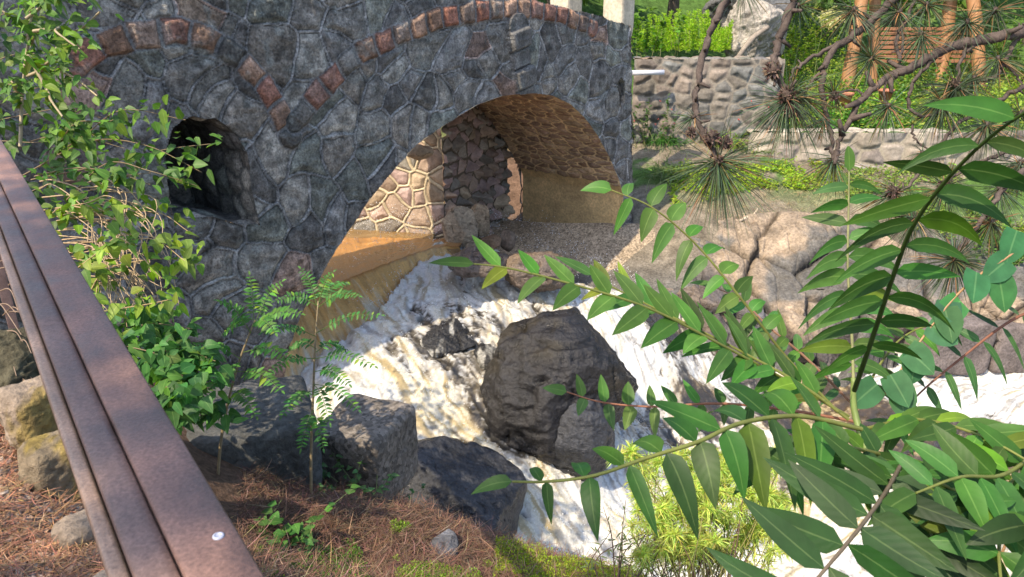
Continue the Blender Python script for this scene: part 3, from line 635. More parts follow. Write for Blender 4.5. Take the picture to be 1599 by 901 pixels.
# weir: concrete sill under the arch with thin amber water running over it
def weir_grid(n=420, m=260, lift=0.):
    up = [(300,372),(520,372),(600,372),(700,374),(730,372)]; lip = [(400,530),(480,466),(590,418),(676,388),(716,386)]
    foot = [(390,680),(500,590),(600,520),(655,446),(730,410)]
    zu = [POOL]*5; zl = [POOL+.17]*5; zf = [-4.5,-4.25,-4.1,-3.95,-3.9]
    R = []
    for row, zz in ((up, zu), (lip, zl), (foot, zf)):
        p = np.array([G(a, b, c) for (a, b), c in zip(row, zz)]); c_ = catmull(p, 12); L = np.concatenate([[0], np.cumsum(np.linalg.norm(np.diff(c_, axis=0), axis=1))]); s = np.linspace(0, L[-1], n)
        R.append(np.stack([np.interp(s, L, c_[:, k]) for k in range(3)], -1))
    t = np.linspace(0, 1, m)[None, :, None]; a = np.clip(t/.45, 0, 1); b = np.clip((t-.45)/.55, 0, 1)
    X = R[0][:, None]*(1-a)+R[1][:, None]*a; X = X*(1-b)+R[2][:, None]*b
    return X, t[..., 0]+0*X[..., 0]
Xg, tt = weir_grid(); n_, m_ = tt.shape; si = np.arange(n_)[:, None]*.02+0*tt; sti = tt*3
b_ = sstep(.45, .5, tt)
X1 = Xg.copy(); X1[..., 2] -= .03; 
mb = MB(); addgrid(mb, X1, np.array([.30,.19,.09])*(.7+.6*fbm(si*3, sti*3, 0, 4, 5))[..., None]); wv = mb.build('weir', M['smoothconc']); tag(wv, 'low concrete weir sill under the arch, stained orange and covered by thin flowing water', 'weir')
st1 = fbm(si*6+sti*.4, sti*1.2, 0, 4, 90); st2 = fbm(si*16, sti*1.6, 0, 4, 91)
X2 = Xg.copy(); X2[..., 2] += .012+.03*(st1-.5)*(1+b_)+b_*.05*(st2-.5)
rip = fbm(si*2.2, sti*9, 0, 4, 95)
c1 = np.array([.40,.20,.06])*(.40+1.2*fbm(si*3+2.5*rip, sti*7+1.5*st1, 0, 5, 96))[..., None]; c2 = np.array([.60,.36,.12])*(.6+.8*fbm(si*7+4*st1, sti*2.2+2*rip, 0, 5, 97))[..., None]
Cw = c1*(1-b_[..., None])+c2*b_[..., None]
fm = sstep(.50, .85, .5*st1+.5*st2+.40*sstep(.60, 1, tt)-.09)*b_; fm = np.maximum(fm, sstep(.78, 1.08, tt+.25*(st2-.5)+.2*(fbm(si*4, sti*4, 0, 5, 98)-.5)))
fm = np.maximum(fm*0, fm); Cw = Cw*(1-fm[..., None])+np.array([.60,.54,.40])*fm[..., None]
mb = MB(); addgrid(mb, X2, Cw); 
tag(mb.build('shallow_water', M['foam'], base=(-2, 11, POOL)), kind='structure')
# upstream pool
mb = MB(); px_, py_ = np.meshgrid(np.linspace(-14, -1.3, 160), np.linspace(11.9, 24, 120), indexing='ij'); addgrid(mb, np.stack([px_, py_, POOL+.02*(fbm(px_*4, py_*9, 0, 4, 4)-.5)-.01], -1), np.array([.24,.15,.06])*(.6+.8*fbm(px_*3, py_*8, 0, 4, 6))[..., None]); tag(mb.build('pool', M['foam'], base=(-6, 15, POOL)), kind='structure')
#@@OBJ
# ---------------------------------------------------------------- masonry beyond the arch
def wallpanel(mb, p0, p1, z0, z1, cell, seed, cols, mortar, step=.02, topf=None, flip=False, batter=0., **k):
    p0 = np.array(p0, float); p1 = np.array(p1, float); L = np.hypot(*(p1-p0)); d = (p1-p0)/L; n = np.array([d[1], -d[0]])
    if flip: n = -n
    U, V = np.meshgrid(np.arange(0, L+step, step), np.arange(z0, z1, step), indexing='ij')
    h, c, e, i = stones(U, V, cell, seed, cols, mortar, **k)
    X = np.stack([p0[0]+d[0]*U+n[0]*(h+batter*(z1-V)), p0[1]+d[1]*U+n[1]*(h+batter*(z1-V)), V], -1)
    mk = None
    if topf is not None: mk = (V < topf(U)+.06*(vn(U*4, V*0, 0, seed)-.5))[:-1, :-1]
    addgrid(mb, X, c, mk)
def topcap(mb, p0, p1, w, z, cell, seed, cols, mortar, step=.03, **k):
    p0 = np.array(p0, float); p1 = np.array(p1, float); L = np.hypot(*(p1-p0)); d = (p1-p0)/L; n = np.array([-d[1], d[0]])
    U, V = np.meshgrid(np.arange(0, L+step, step), np.arange(0, w+step, step), indexing='ij'); h, c, e, i = stones(U, V, cell, seed, cols, mortar, **k)
    addgrid(mb, np.stack([p0[0]+d[0]*U+n[0]*V, p0[1]+d[1]*U+n[1]*V, z+h-.01], -1), c)

pier = empty('retaining_wall', G(690, 376, POOL), 'sunlit pale and pink fieldstone wall with cream mortar seen through the arch', 'stone wall')
pl = G(480, 370, POOL)[:2]; pr = G(694, 378, POOL)[:2]; pb = pr+np.array([1.0, 2.4])
pl[1] += .7; pr[1] += .45; pr[0] -= .03
mb = MB(); wallpanel(mb, pl+np.array([-.6, .05]), pr, POOL-.5, -.9, .30, 51, TAN, (.50,.42,.28), step=.012, asp=1.1, mw=.022, bulge=.02, rough=.016, warp=.4)
mb.build('wall_face', M['masonry'], pier)
mb = MB(); wallpanel(mb, pr, pb, POOL-.5, -1.1, .22, 52, TAN, (.10,.08,.055), step=.015, asp=1.1, mw=.02, bulge=.11, rough=.07, bead=False, flat=1.4)
mb.build('rough_return', M['masonry'], pier)
mb = MB(); c_ = P(655, 237, 11.75); rock(mb, c_, (.2, .16, .13), 91, colr=(.34,.28,.2), cut=.7); mb.build('projecting_stone', M['masonry'], pier)

def cutrock(name, px, py, d, w, h, dep, seed, label, group=None, **k):
    o = rockobj(name, px, py, d, w, h, dep, seed, label, cat='rock', **k)
    if group: o['group'] = group
    return o
MOSSY = None
def brownish(V, dn, cc):
    n = sstep(.45, .62, fbm(V[:, 0]*2.2, V[:, 1]*2.2, V[:, 2]*2.2, 5, 88)); return cc*(1-n[:, None]*.6)+np.array([.15,.105,.06])*(n*.6)[:, None]
cutrock('fallen_rock', 718, 357, 12.15, 58, 66, .5, 101, 'largest squarish brown rock fallen against the sunlit masonry under the arch', mat='dryrock', colr=(.36,.28,.19), cut=.7, sub=6, nplanes=9)
cutrock('fallen_rock', 748, 350, 12.5, 36, 58, .4, 102, 'tall narrow brown rock leaning beside the largest fallen rock', mat='dryrock', colr=(.30,.22,.14), cut=.7, sub=6, nplanes=9)
cutrock('fallen_rock', 768, 378, 12.0, 34, 24, .3, 103, 'flat reddish brown rock at the foot of the fallen rocks', mat='dryrock', colr=(.20,.13,.08), cut=.7, sub=4)
cutrock('fallen_rock', 794, 374, 12.1, 26, 34, .3, 104, 'small upright rock at the right end of the fallen rocks', mat='dryrock', colr=(.20,.15,.11), cut=.7, sub=4)
cutrock('fallen_rock', 742, 386, 11.8, 30, 20, .3, 105, 'small pale rock just above the top of the white water', mat='dryrock', colr=(.24,.19,.13), cut=.7, sub=4)

# ---------------------------------------------------------------- concrete apron at the right foot of the arch
def slab_from(rows, n=160, m=110, amp=.02, seed=1):
    R = []
    for row in rows:
        p = np.array([G(a, b, c) for a, b, c in row]); c_ = catmull(p, 10); L = np.concatenate([[0], np.cumsum(np.linalg.norm(np.diff(c_, axis=0), axis=1))]); s = np.linspace(0, L[-1], n)
        R.append(np.stack([np.interp(s, L, c_[:, k]) for k in range(3)], -1))
    R = np.array(R); tt = np.linspace(0, len(rows)-1, m); i = np.minimum(tt.astype(int), len(rows)-2); f = (tt-i)[None, :, None]
    X = R[i].transpose(1, 0, 2)*(1-f)+R[i+1].transpose(1, 0, 2)*f
    dd = amp*(fbm(X[..., 0]*3, X[..., 1]*3, X[..., 2]*3, 5, seed)-.5)*2
    X[..., 2] += dd; X[..., 1] -= dd; return X
ap = empty('concrete_apron', G(880, 400, -4.1), 'rough exposed aggregate concrete apron below the right side of the arch, right half coloured darker as shade', 'concrete apron')
X = slab_from([[(740,350,-4.0),(785,344,-4.0),(870,348,-3.82),(960,348,-3.72),(1090,352,-3.8)],
               [(745,365,-4.05),(790,366,-4.05),(870,365,-3.95),(960,368,-3.85),(1100,372,-3.92)],
               [(770,402,-4.25),(815,410,-4.3),(875,424,-4.32),(950,428,-4.3),(1085,430,-4.35)],
               [(780,425,-4.7),(820,435,-4.7),(878,452,-4.75),(950,455,-4.75),(1080,455,-4.8)]])
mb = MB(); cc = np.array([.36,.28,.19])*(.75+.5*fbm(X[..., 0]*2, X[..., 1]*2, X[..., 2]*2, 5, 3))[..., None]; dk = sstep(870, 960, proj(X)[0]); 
cc = cc*(1-.3*dk[..., None]); addgrid(mb, X, cc, flip=True); mb.build('slab', M['concrete'], ap)  # bridge shadow on the right part is put into the slab colour

# ---------------------------------------------------------------- rocks in and beside the stream
def wetmix(V, dn, cc):
    n = sstep(.50, .68, fbm(V[:, 0]*2.5, V[:, 1]*2.5, V[:, 2]*2.5, 5, 77))*sstep(-.2, .6, dn[:, 2])
    cc = cc*(1-n[:, None]*.5)+np.array([.042,.035,.022])*(n*.5)[:, None]; return cc
rockobj('boulder', 868, 622, 9.35, 236, 250, 1.8, 208, 'big rounded wet dark boulder in the middle of the rapids', colr=(.021,.020,.021), sub=7, nplanes=11, cut=.66, amp=.06, ridge=.7, colf=wetmix)
rockobj('boulder', 900, 675, 8.9, 120, 140, 1.0, 211, 'blue grey angular rock wedged against the near side of the big boulder', colr=(.034,.036,.042), sub=6, nplanes=10, cut=.7, amp=.05)
def veil(V, dn, cc):
    n = fbm(V[:, 0]*11+.5*V[:, 1], (V[:, 1]+V[:, 2])*3.5, V[:, 0]*3, 5, 41); k = .8*sstep(.52, .70, n+.04*dn[:, 2])[:, None]; return cc*(1-k)+np.array([.42,.41,.37])*k
rockobj('submerged_rock', 697, 530, 9.72, 96, 44, .9, 221, 'dark rock under a thin veil of water left of the big boulder', cat='rock', colr=(.022,.022,.023), sub=7, amp=.09, colf=veil)
rockobj('submerged_rock', 760, 556, 9.45, 40, 32, .5, 222, 'small black rock showing between foam at the upper left of the big boulder', cat='rock', colr=(.022,.022,.023), sub=6, amp=.09, colf=veil)
def tanrock(V, dn, cc):
    n = sstep(.38, .56, fbm(V[:, 0]*1.2, V[:, 1]*1.2, V[:, 2]*1.2, 6, 66)); up = sstep(-4.9, -4.2, V[:, 2])
    k = (n*up)[:, None]; return cc*(1-k)+np.array([.30,.215,.16])*k*(.7+.6*fbm(V[:, 0]*7, V[:, 1]*7, V[:, 2]*7, 4, 3))[:, None]
rockobj('bank_rock', 835, 425, 10.9, 110, 60, .8, 301, 'low brown rock with jagged top at the foot of the sunlit concrete', cat='rock', colr=(.13,.10,.08), sub=6, amp=.09, colf=brownish)
rockobj('bank_rock', 750, 412, 10.7, 90, 40, .7, 302, 'low brown wet rock beside the weir lip', cat='rock', colr=(.13,.10,.08), sub=5, amp=.09)
def outcrop(name, rows, seed, label, amp=.14, n=420, m=300, colf=None, mat='dryrock', fac=.55):
    X = slab_from(rows, n=n, m=m, amp=.0, seed=seed)
    du = np.gradient(X, axis=0); dv = np.gradient(X, axis=1); N_ = np.cross(du, dv); N_ /= np.linalg.norm(N_, axis=-1, keepdims=True)+1e-9; N_ *= np.sign(-N_[..., 1:2]+N_[..., 2:3])
    a = X[..., 0]; b = X[..., 1]*.6+X[..., 2]*.8; w1 = .25*(fbm(a*1.5, b*1.5, 0, 4, seed)-.5); w2 = .25*(fbm(a*1.5, b*1.5, 5, 4, seed+1)-.5)
    d = 0
    for sc, am in ((fac*1.7, 1.5), (fac*.6, .35)):
        e, idv, bx, by = voronoi((a+w1)/sc, (b+w2)/(sc*1.5), seed+int(sc*100))
        if am > 1: crk = np.exp(-(e/.035)**2)
        d = d+am*(((idv*7.7) % 1-.5)*1.0+((idv*31.3) % 1-.5)*2.2*((a+w1)/sc-bx)+((idv*57.1) % 1-.5)*2.2*((b+w2)/(sc*1.5)-by)-.5*np.exp(-(e/.05)**2))
    d = d+.7*(fbm(a*3, b*3, 0, 6, seed+4)-.5)+.3*(ridged(a*9, b*7, 0, 5, seed+5)-.5)
    ed = np.minimum(1, 12*np.minimum(np.linspace(0, 1, m), 1-np.linspace(0, 1, m)))[None, :, None]
    X = X+N_*(amp*d)[..., None]*ed
    cc = colf(X, a, b)*(1-.65*crk[..., None]); mb = MB(); addgrid(mb, X, cc, flip=True); return tag(mb.build(name, M[mat]), label, 'rock')
def farcol(X, a, b):
    tan_ = np.array([.27,.21,.15]); gr = np.array([.12,.112,.10]); n = sstep(.47, .60, fbm(a*1.1, b*1.4, 3, 5, 9))
    cc = gr*(1-n[..., None])+tan_*n[..., None]; wet = sstep(-4.75+.75*(1-sstep(3.2, 4.0, a)), -5.05+.75*(1-sstep(3.2, 4.0, a)), X[..., 2]+.3*(fbm(a*2, b*2)-.5)); cc = cc*(1-wet[..., None])+np.array([.09,.08,.075])*wet[..., None]
    return cc*(.65+.7*fbm(a*6, b*6, 0, 5, 4))[..., None]
outcrop('bedrock', [[(1040,350,-3.85),(1120,342,-3.72),(1230,330,-3.62),(1340,345,-3.7),(1450,400,-4.0),(1640,420,-4.1)],
  [(1050,385,-4.0),(1115,368,-3.85),(1200,362,-3.8),(1330,385,-3.95),(1450,440,-4.3),(1640,470,-4.4)],
  [(1085,450,-4.4),(1130,440,-4.35),(1230,440,-4.35),(1340,460,-4.5),(1440,500,-4.75),(1640,520,-4.9)],
  [(1120,530,-4.9),(1160,530,-4.9),(1250,530,-4.95),(1340,522,-5.1),(1430,530,-5.2),(1640,530,-5.2)],
  [(1130,620,-5.5),(1180,625,-5.6),(1260,618,-5.75),(1350,582,-5.75),(1440,562,-5.75),(1640,556,-5.75)]], 411,
  'large tan and grey weathered bedrock of the far bank behind the pinnate leaves', amp=.13, colf=farcol)
def wetcol(X, a, b):
    n = sstep(.5, .62, fbm(a*1.8, b*1.8, 3, 5, 19)); cc = np.array([.085,.083,.09])*(1-n[..., None])+np.array([.13,.10,.075])*n[..., None]
    return cc*(.6+.8*fbm(a*7, b*7, 0, 5, 14))[..., None]
outcrop('wet_ledge', [[(860,425,-4.5),(940,425,-4.35),(1030,425,-4.3),(1110,430,-4.3),(1190,470,-4.5)],
  [(870,445,-4.55),(940,448,-4.5),(1040,458,-4.45),(1110,470,-4.5),(1200,520,-4.8)],
  [(900,468,-4.6),(960,478,-4.62),(1050,505,-4.75),(1130,545,-5.0),(1200,575,-5.3)],
  [(900,500,-4.95),(960,515,-5.05),(1050,560,-5.4),(1120,605,-5.6),(1190,640,-5.8)]], 431,
  'dark wet rock ledge between the concrete apron and the right hand flow of foam', amp=.09, colf=wetcol, mat='rock', fac=.4)
for px, py, d, w, h, sd_, lb in ((1480, 532, 11.9, 105, 90, 5, 'grey squared block above the pale pool at the right'), (1575, 532, 12.0, 95, 84, 6, 'grey squared block at the right edge of the photo above the pale pool')):
    mb = MB(); roughbox(mb, P(px, py, d+.3), (1, .1), (-.1, 1), (w/F*d, .8, h/F*d), sd_, .05, n=40, colr=(.15,.125,.115), bev=.1); tag(mb.build('stone_block', M['dryrock']), lb, 'stone block')
# slab and boulders on the near bank
rockobj('sloping_rock', 705, 795, 7.6, 250, 190, 1.5, 404, 'smooth dark wet rock slab sloping from the near bank into the rapids', cat='rock', colr=(.04,.041,.045), sub=7, amp=.035, cut=.6, nplanes=9, rot=-.7)
def roundblk(name, px, py, d, w, h, dep, sd_, lb, col, cat='boulder', rot=0., mat='concrete', amp=.05, bev=.16, cf=None):
    mb = MB(); ca, sa = math.cos(rot), math.sin(rot); roughbox(mb, P(px, py, d), (ca, sa), (-sa, ca), (w/F*d, dep, h/F*d), sd_, amp, n=70, colr=col, bev=bev, cfun=cf); return tag(mb.build(name, M[mat]), lb, cat)
roundblk('stone_block', 395, 690, 5.1, 190, 130, .8, 12, 'mossy dark boulder with a flat top beside the two saplings', (.085,.085,.08), rot=.35, mat='dryrock', amp=.07, bev=.11, cat='boulder')
roundblk('concrete_block', 572, 705, 5.5, 120, 130, .62, 17, 'squared block of rough pebbly concrete at the edge of the near bank', (.14,.12,.10), rot=-.35, cat='concrete block', amp=.035, bev=.1)
rockobj('boulder', 330, 655, 5.3, 100, 70, .5, 411, 'small pale rock tucked behind the mossy dark boulder', mat='dryrock', colr=(.20,.18,.15), sub=5)
rockobj('boulder', 20, 590, 3.6, 120, 130, .6, 412, 'dark mossy rock at the left edge under the railing', mat='dryrock', colr=(.09,.08,.05), sub=6, amp=.09)
rockobj('flat_rock', 693, 856, 4.35, 44, 22, .3, 414, 'small flat grey rock half buried in pine needles', mat='dryrock', colr=(.13,.13,.14), sub=5, cat='rock')
# mossy kerb under the railing
kb = MB()
def mossc(p, cc):
    n = .7*sstep(.54, .66, fbm(p[..., 0]*11, p[..., 1]*4, p[..., 2]*4, 4, 8)); return cc*(1-n[..., None])+np.array([.24,.17,.03])*(.5+1.*fbm(p[..., 0]*40, p[..., 1]*40, p[..., 2]*40, 3, 9))[..., None]*n[..., None]
for i, (px, py, w, h, d) in enumerate(((70, 625, 60, 80, 3.25), (106, 712, 60, 80, 2.95), (152, 815, 60, 90, 2.65), (196, 915, 60, 80, 2.4))):
    mb = MB(); roughbox(mb, P(px, py, d)+np.array([0, 0, -.05]), (.8, -.6), (.6, .8), (.20 if i < 2 else .14, .3, .28 if i < 2 else .2), i+3, .035, n=50, colr=(.27,.21,.155) if i != 1 else (.22,.17,.11), bev=.2, cfun=mossc if i < 2 else None)
    o = mb.build('kerb_stone', M['dryrock']); tag(o, ['dark mossy kerb stone farthest along the railing', 'brown kerb stone with patches of golden moss beside the railing', 'small pale kerb stone just below the golden moss', 'pale kerb stone at the bottom edge beside the railing'][i], 'kerb stone', 'kerb stones under the railing')

# ---------------------------------------------------------------- railing
rail = empty('steel_railing', (-.9, 1.4, -1.75), 'rusty brown angle iron railing running along the left foreground', 'railing')
RZ = -.42; ra = G(415, 901, RZ); rdv = ray(-136, -10); rdv = np.array([rdv[0], rdv[1], 0]); rdv /= np.linalg.norm(rdv); rs = np.array([-rdv[1], rdv[0], 0])  # left side
def bar(mb, s0, s1, o0, o1, z0, z1, n=220, bev=.002, colr=(.20,.12,.10), zt=0):
    t = np.linspace(s0, s1, n)
    pr = [(o0, z0), (o0, z1-bev), (o0+bev, z1), (o0+(o1-o0)*.33, z1), (o0+(o1-o0)*.66, z1), (o1-bev, z1), (o1, z1-bev), (o1, z0), (o0, z0)]
    X = np.stack([ra+rdv*a+rs*b[0]+np.array([0, 0, b[1]]) for a in t for b in pr]).reshape(n, len(pr), 3)
    w = .0012*(fbm(X[..., 0]*9, X[..., 1]*9, X[..., 2]*9, 3, 4)-.5); X[..., 2] += w
    cc = np.array(colr)*(.7+.6*fbm(X[..., 0]*14, X[..., 1]*14, X[..., 2]*14, 4, 7))[..., None]
    addgrid(mb, X, cc, flip=True)
    for k in (0, n-1): mb.add(X[k, :8], t=[(0, i, i+1) for i in range(1, 7)], c=colr)
mb = MB(); bar(mb, -1.2, 5.5, 0, .050, -.012, .0, zt=0, colr=(.165,.092,.070)); mb.build('top_rail', M['rust'], rail)
mb = MB(); bar(mb, -1.2, 5.5, .0505, .081, -.022, -.009, colr=(.155,.095,.075)); mb.build('angle_flange', M['rust'], rail)
mb = MB(); bar(mb, -1.2, 5.5, .0815, .096, -.045, -.026, colr=(.34,.22,.15)); bar(mb, -1.2, 5.5, .03, .0815, -.06, -.045, colr=(.22,.14,.11)); mb.build('lower_flange', M['rust'], rail)  # outer strip coloured paler than the other bars to look sunlit
for s in (-.9, 5.3):
    mb = MB(); p = ra+rdv*s+rs*.05; g = float(H(np.array(p[0]), np.array(p[1])))
    roughbox(mb, (p[0], p[1], (g-.1+RZ-.06)/2), rdv[:2], rs[:2], (.06, .06, RZ-.055-g+.1), 3, .0, n=6, colr=(.2,.13,.11), bev=.05); mb.build('post', M['rust'], rail)
bp_ = G(341, 838, RZ)
mb = MB(); an = np.linspace(0, 2*np.pi, 13)[:-1]
ring = lambda r, z: np.stack([bp_[0]+r*np.cos(an), bp_[1]+r*np.sin(an), np.full(12, RZ+z)], -1)
Rr = np.stack([ring(.0048, 0), ring(.0048, .0012), ring(.003, .002), ring(.0028, .0012), ring(.0001, .001)]); i = np.arange(60).reshape(5, 12); j = np.roll(i, -1, 1)
mb.add(Rr.reshape(-1, 3), q=np.stack([i[:-1], j[:-1], j[1:], i[1:]], -1).reshape(-1, 4), c=(.45,.45,.5)); mb.build('rivet', M['metal'], rail)

# ---------------------------------------------------------------- far garden: walls, pipe, bush, pergola
gw = empty('garden_wall', G(1090, 200, -2.65), 'upper grey fieldstone garden wall below the bright green bush', 'stone wall')
a_ = G(985, 200, -2.6)[:2]; b_2 = G(1205, 205, -2.7)[:2]; b_2[1] -= .3
mb = MB(); wallpanel(mb, a_, b_2, -3.1, -1.22, .27, 61, [(.17,.15,.125),(.12,.115,.105),(.20,.165,.135),(.14,.14,.13)], (.24,.21,.17), step=.025, asp=1.2, mw=.016, bulge=.028, rough=.035, bead=False); topcap(mb, a_, b_2, .4, -1.22, .3, 62, MIX, (.3,.25,.2)); mb.build('wall_face', M['masonry'], gw)
lw = empty('garden_wall', G(1300, 262, -3.35), 'low pale stone garden wall running behind the pine twigs', 'stone wall')
c0_ = G(1165, 258, -3.3)[:2]; c1_ = G(1470, 262, -3.35)[:2]; c2_ = np.array([14, c1_[1]+1.])
mb = MB(); wallpanel(mb, c0_, c1_, -3.8, -2.62, .36, 63, [(.30,.255,.21),(.26,.22,.19),(.33,.28,.22),(.22,.2,.18)], (.34,.29,.22), step=.025, asp=1.5, mw=.02, bulge=.03, rough=.03, bead=False, warp=.2, jit=.6)
wallpanel(mb, c1_, c2_, -3.8, -2.62, .36, 64, [(.30,.255,.21),(.26,.22,.19),(.33,.28,.22)], (.34,.29,.22), step=.03, asp=1.5, bead=False); topcap(mb, c0_, c1_, .4, -2.62, .4, 65, [(.34,.3,.24)], (.3,.25,.2)); mb.build('wall_face', M['masonry'], lw)
mb = MB(); tube(mb, [P(980, 114, 15.2), P(1037, 113, 15.2)], [.05], 14, (.55,.56,.6)); tag(mb.build('drain_pipe', M['metal']), 'short pale grey pipe sticking out between the bridge end and garden wall', 'pipe')
mb = MB(); mb_c = P(1175, 55, 18.5); rock(mb, mb_c, (.85, .9, .9), 71, colr=(.30,.27,.23), sub=6, amp=.12, cut=.6); tag(mb.build('rock_outcrop', M['dryrock']), 'pale grey rock outcrop to the right of the bright green bush', 'rock')
mb = MB(); rock(mb, P(1165, 10, 19.5), (1.1, .9, .6), 72, colr=(.10,.10,.10), sub=6, amp=.12, cut=.6); tag(mb.build('rock_outcrop', M['dryrock']), 'dark ledge on top of the pale outcrop', 'rock')
mb = MB(); tube(mb, catmull([P(1150, 92, 17.2), P(1175, 60, 17.2), P(1200, 42, 17.2)], 5), [.05, .07, .05], 8, (.24,.2,.16), .2); tag(mb.build('fallen_log', M['bark']), 'grey weathered log leaning on the pale outcrop', 'log')
mb = MB(); q0 = T(1155, 345); tube(mb, catmull([T(1150, 352)+[0, 0, .06], T(1172, 345)+[0, 0, .08], T(1185, 350)+[0, 0, .07], T(1215, 366)+[0, 0, .05]], 6), [.025, .035, .02], 8, (.45,.36,.26), .3); tube(mb, catmull([T(1172, 347)+[0, 0, .06], T(1182, 338)+[0, 0, .15]], 3), [.02, .008], 6, (.45,.36,.26), .3); tag(mb.build('driftwood', M['bark']), 'bleached driftwood stick lying on top of the tan outcrop', 'driftwood')

pg = empty('pergola', P(1430, 125, 20.5), 'rustic orange log pergola with a slatted wood railing in the garden', 'pergola')
zg = float(P(1400, 130, 20.5)[2])
for (x0, y0, x1, y1, w, d) in ((1352, -40, 1326, 108, 20, 20.3), (1368, -40, 1372, 60, 18, 21), (1488, -40, 1482, 60, 20, 21), (1515, -40, 1538, 112, 20, 20.3)):
    mb = MB(); a = P(x0, y0, d); b = P(x1, y1, d); b[2] = min(b[2], float(H(np.array(b[0]), np.array(b[1]))))-.05; tube(mb, catmull([a, (a+b)/2+rng.normal(size=3)*.03, b], 8), [w/2/F*d], 10, (.30,.15,.065), .16); mb.build('post', M['wood'], pg)
mb = MB(); 
for k in range(8):
    a = P(1365, 48+k*7.2, 21.2); b = P(1520, 42+k*7.2, 21.2); roughbox(mb, (a+b)/2, (b-a)[:2]/np.linalg.norm((b-a)[:2]), (0, 1), (np.linalg.norm(b-a), .04, .085), k, .003, n=8, colr=(.30,.14,.075), bev=.08)
mb.build('slat_panel', M['wood'], pg)
mb = MB(); a = P(1300, -38, 20.3); b = P(1600, -45, 20.3); tube(mb, [a, b], [.14], 8, (.36,.17,.07)); mb.build('beam', M['wood'], pg)
def pot(px, py, d, r, label):
    c = P(px, py, d); z = float(H(np.array(c[0]), np.array(c[1]))); c[2] = max(z, c[2]-.2)
    mb = MB(); an = np.linspace(0, 2*np.pi, 20, endpoint=False); pf = [(0, 0), (.7, 0), (.95, .8), (1.08, .8), (1.08, 1.0), (.9, 1.0), (.85, .85), (0, .84)]
    X = np.array([[[c[0]+q[0]*r*math.cos(t), c[1]+q[0]*r*math.sin(t), c[2]+q[1]*r*1.4] for t in list(an)+[0]] for q in pf]); addgrid(mb, X, (.42,.17,.10))
    o = tag(mb.build('flower_pot', M['pot']), label, 'flower pot', 'terracotta flower pots in the garden'); return c+np.array([0, 0, r*1.2])
p1_ = pot(1318, 150, 17.8, .2, 'terracotta flower pot under the left leg of the pergola'); p2_ = pot(1384, 142, 18.0, .17, 'smaller terracotta flower pot to the right of the other one')

# ---------------------------------------------------------------- plants: scattered foliage
def bushleaves(mb, c, r, n, L, Wd, col, kind='lance', up=.5, droop=.3, seg=3, shell=.5, var=(.35, .15), fold=.12):
    c = np.array(c, float); v = rdir(n); rad = (shell+(1-shell)*rng.random((n, 1))); lump = .75+.5*vn(v[:, 0]*2.5+c[0], v[:, 1]*2.5, v[:, 2]*2.5, 5)[:, None]
    p = c+v*rad*np.array(r)*lump; d = v*.8+rdir(n)*.7; d[:, 2] += up; nr = rdir(n)*.6; nr[:, 2] += 1
    leaves(mb, p, d, nr, L*(.6+.7*rng.random(n)), Wd*(.6+.7*rng.random(n)), droop*rng.random(n), fold, kind, seg, vary(col, n, *var))
def spray_stems(mb, base, r, n, h, col, rad=.006, spread=.3, lean=(0, 0, 0)):
    out = []
    for i in range(n):
        b = np.array(base)+np.array([rng.normal()*r, rng.normal()*r, 0]); t = b+np.array([rng.normal()*spread, rng.normal()*spread, h*(.7+.5*rng.random())])+np.array(lean)
        c_ = catmull([b, (b+t)/2+rng.normal(size=3)*spread*.15, t], 5); tube(mb, c_, [rad, rad*.4], 5, col, cap=False); out.append(c_)
    return out
def leafy_stems(name, base, r, nst, h, lw, col, label, cat, lean=(0, 0, 0), spread=.3, per=24, kind='lance', stemcol=(.12,.12,.04), rad=.006, droop=.3, mat='thin', start=.15, group=None, up=.3, seg=4, amt=.3, leafparts=True):
    root = empty(name, base, label, cat, group); ms = MB(); cs = spray_stems(ms, base, r, nst, h, stemcol, rad, spread, lean); ms.build('stem', M['stem'], root)
    ml = MB()
    for c_ in cs:
        k = np.clip(rng.random(per)*(1-start)+start, 0, .999); L = len(c_)-1; i = (k*L).astype(int); p = c_[i]+(c_[i+1]-c_[i])*(k*L-i)[:, None]
        d = rdir(per); d[:, 2] = np.abs(d[:, 2])*.4+up; nr = rdir(per)*.5; nr[:, 2] += 1
        leaves(ml, p, d, nr, lw[0]*(.6+.6*rng.random(per)), lw[1]*(.7+.5*rng.random(per)), droop*(.3+rng.random(per)), .15, kind, seg, vary(col, per, amt, .15))
    ml.build('foliage', M[mat], root); return root
# bright bush above the garden wall
bb = empty('bush', G(1070, 88, -1.25), 'bright yellow green feathery bush on top of the garden wall', 'bush')
mb = MB(); ml = MB()
for px in np.linspace(1005, 1135, 46):
    d = 16.6+rng.random()*1.6; b = P(px+rng.normal()*4, 88, d); b[2] = -1.2; tpz = P(px+(px-1070)*.12, (12+ .004*(px-1070)**2)+rng.random()*28, d)
    c_ = catmull([b, (b+tpz)/2+rng.normal(size=3)*.04, tpz], 6); tube(mb, c_, [.014, .005], 5, (.12,.15,.04), cap=False)
    n = 260; k = rng.random(n)*.98; L = len(c_)-1; i = (k*L).astype(int); p = c_[i]+(c_[i+1]-c_[i])*(k*L-i)[:, None]; dd = rdir(n); dd[:, 2] = np.abs(dd[:, 2])*.5+.5
    leaves(ml, p, dd, rdir(n), .13*(1.1-.5*k), .022, .2, .1, 'lance', 2, vary((.28,.42,.035), n, .3, .12))
mb.build('stem', M['stem'], bb); ml.build('foliage', M['thin'], bb)
leafy_stems('shrub', G(1010, 88, -1.25), .35, 14, .9, (.16, .09), (.12,.22,.03), 'small leafy shrub at the left foot of the bright bush', 'shrub', per=26, kind='ovate')
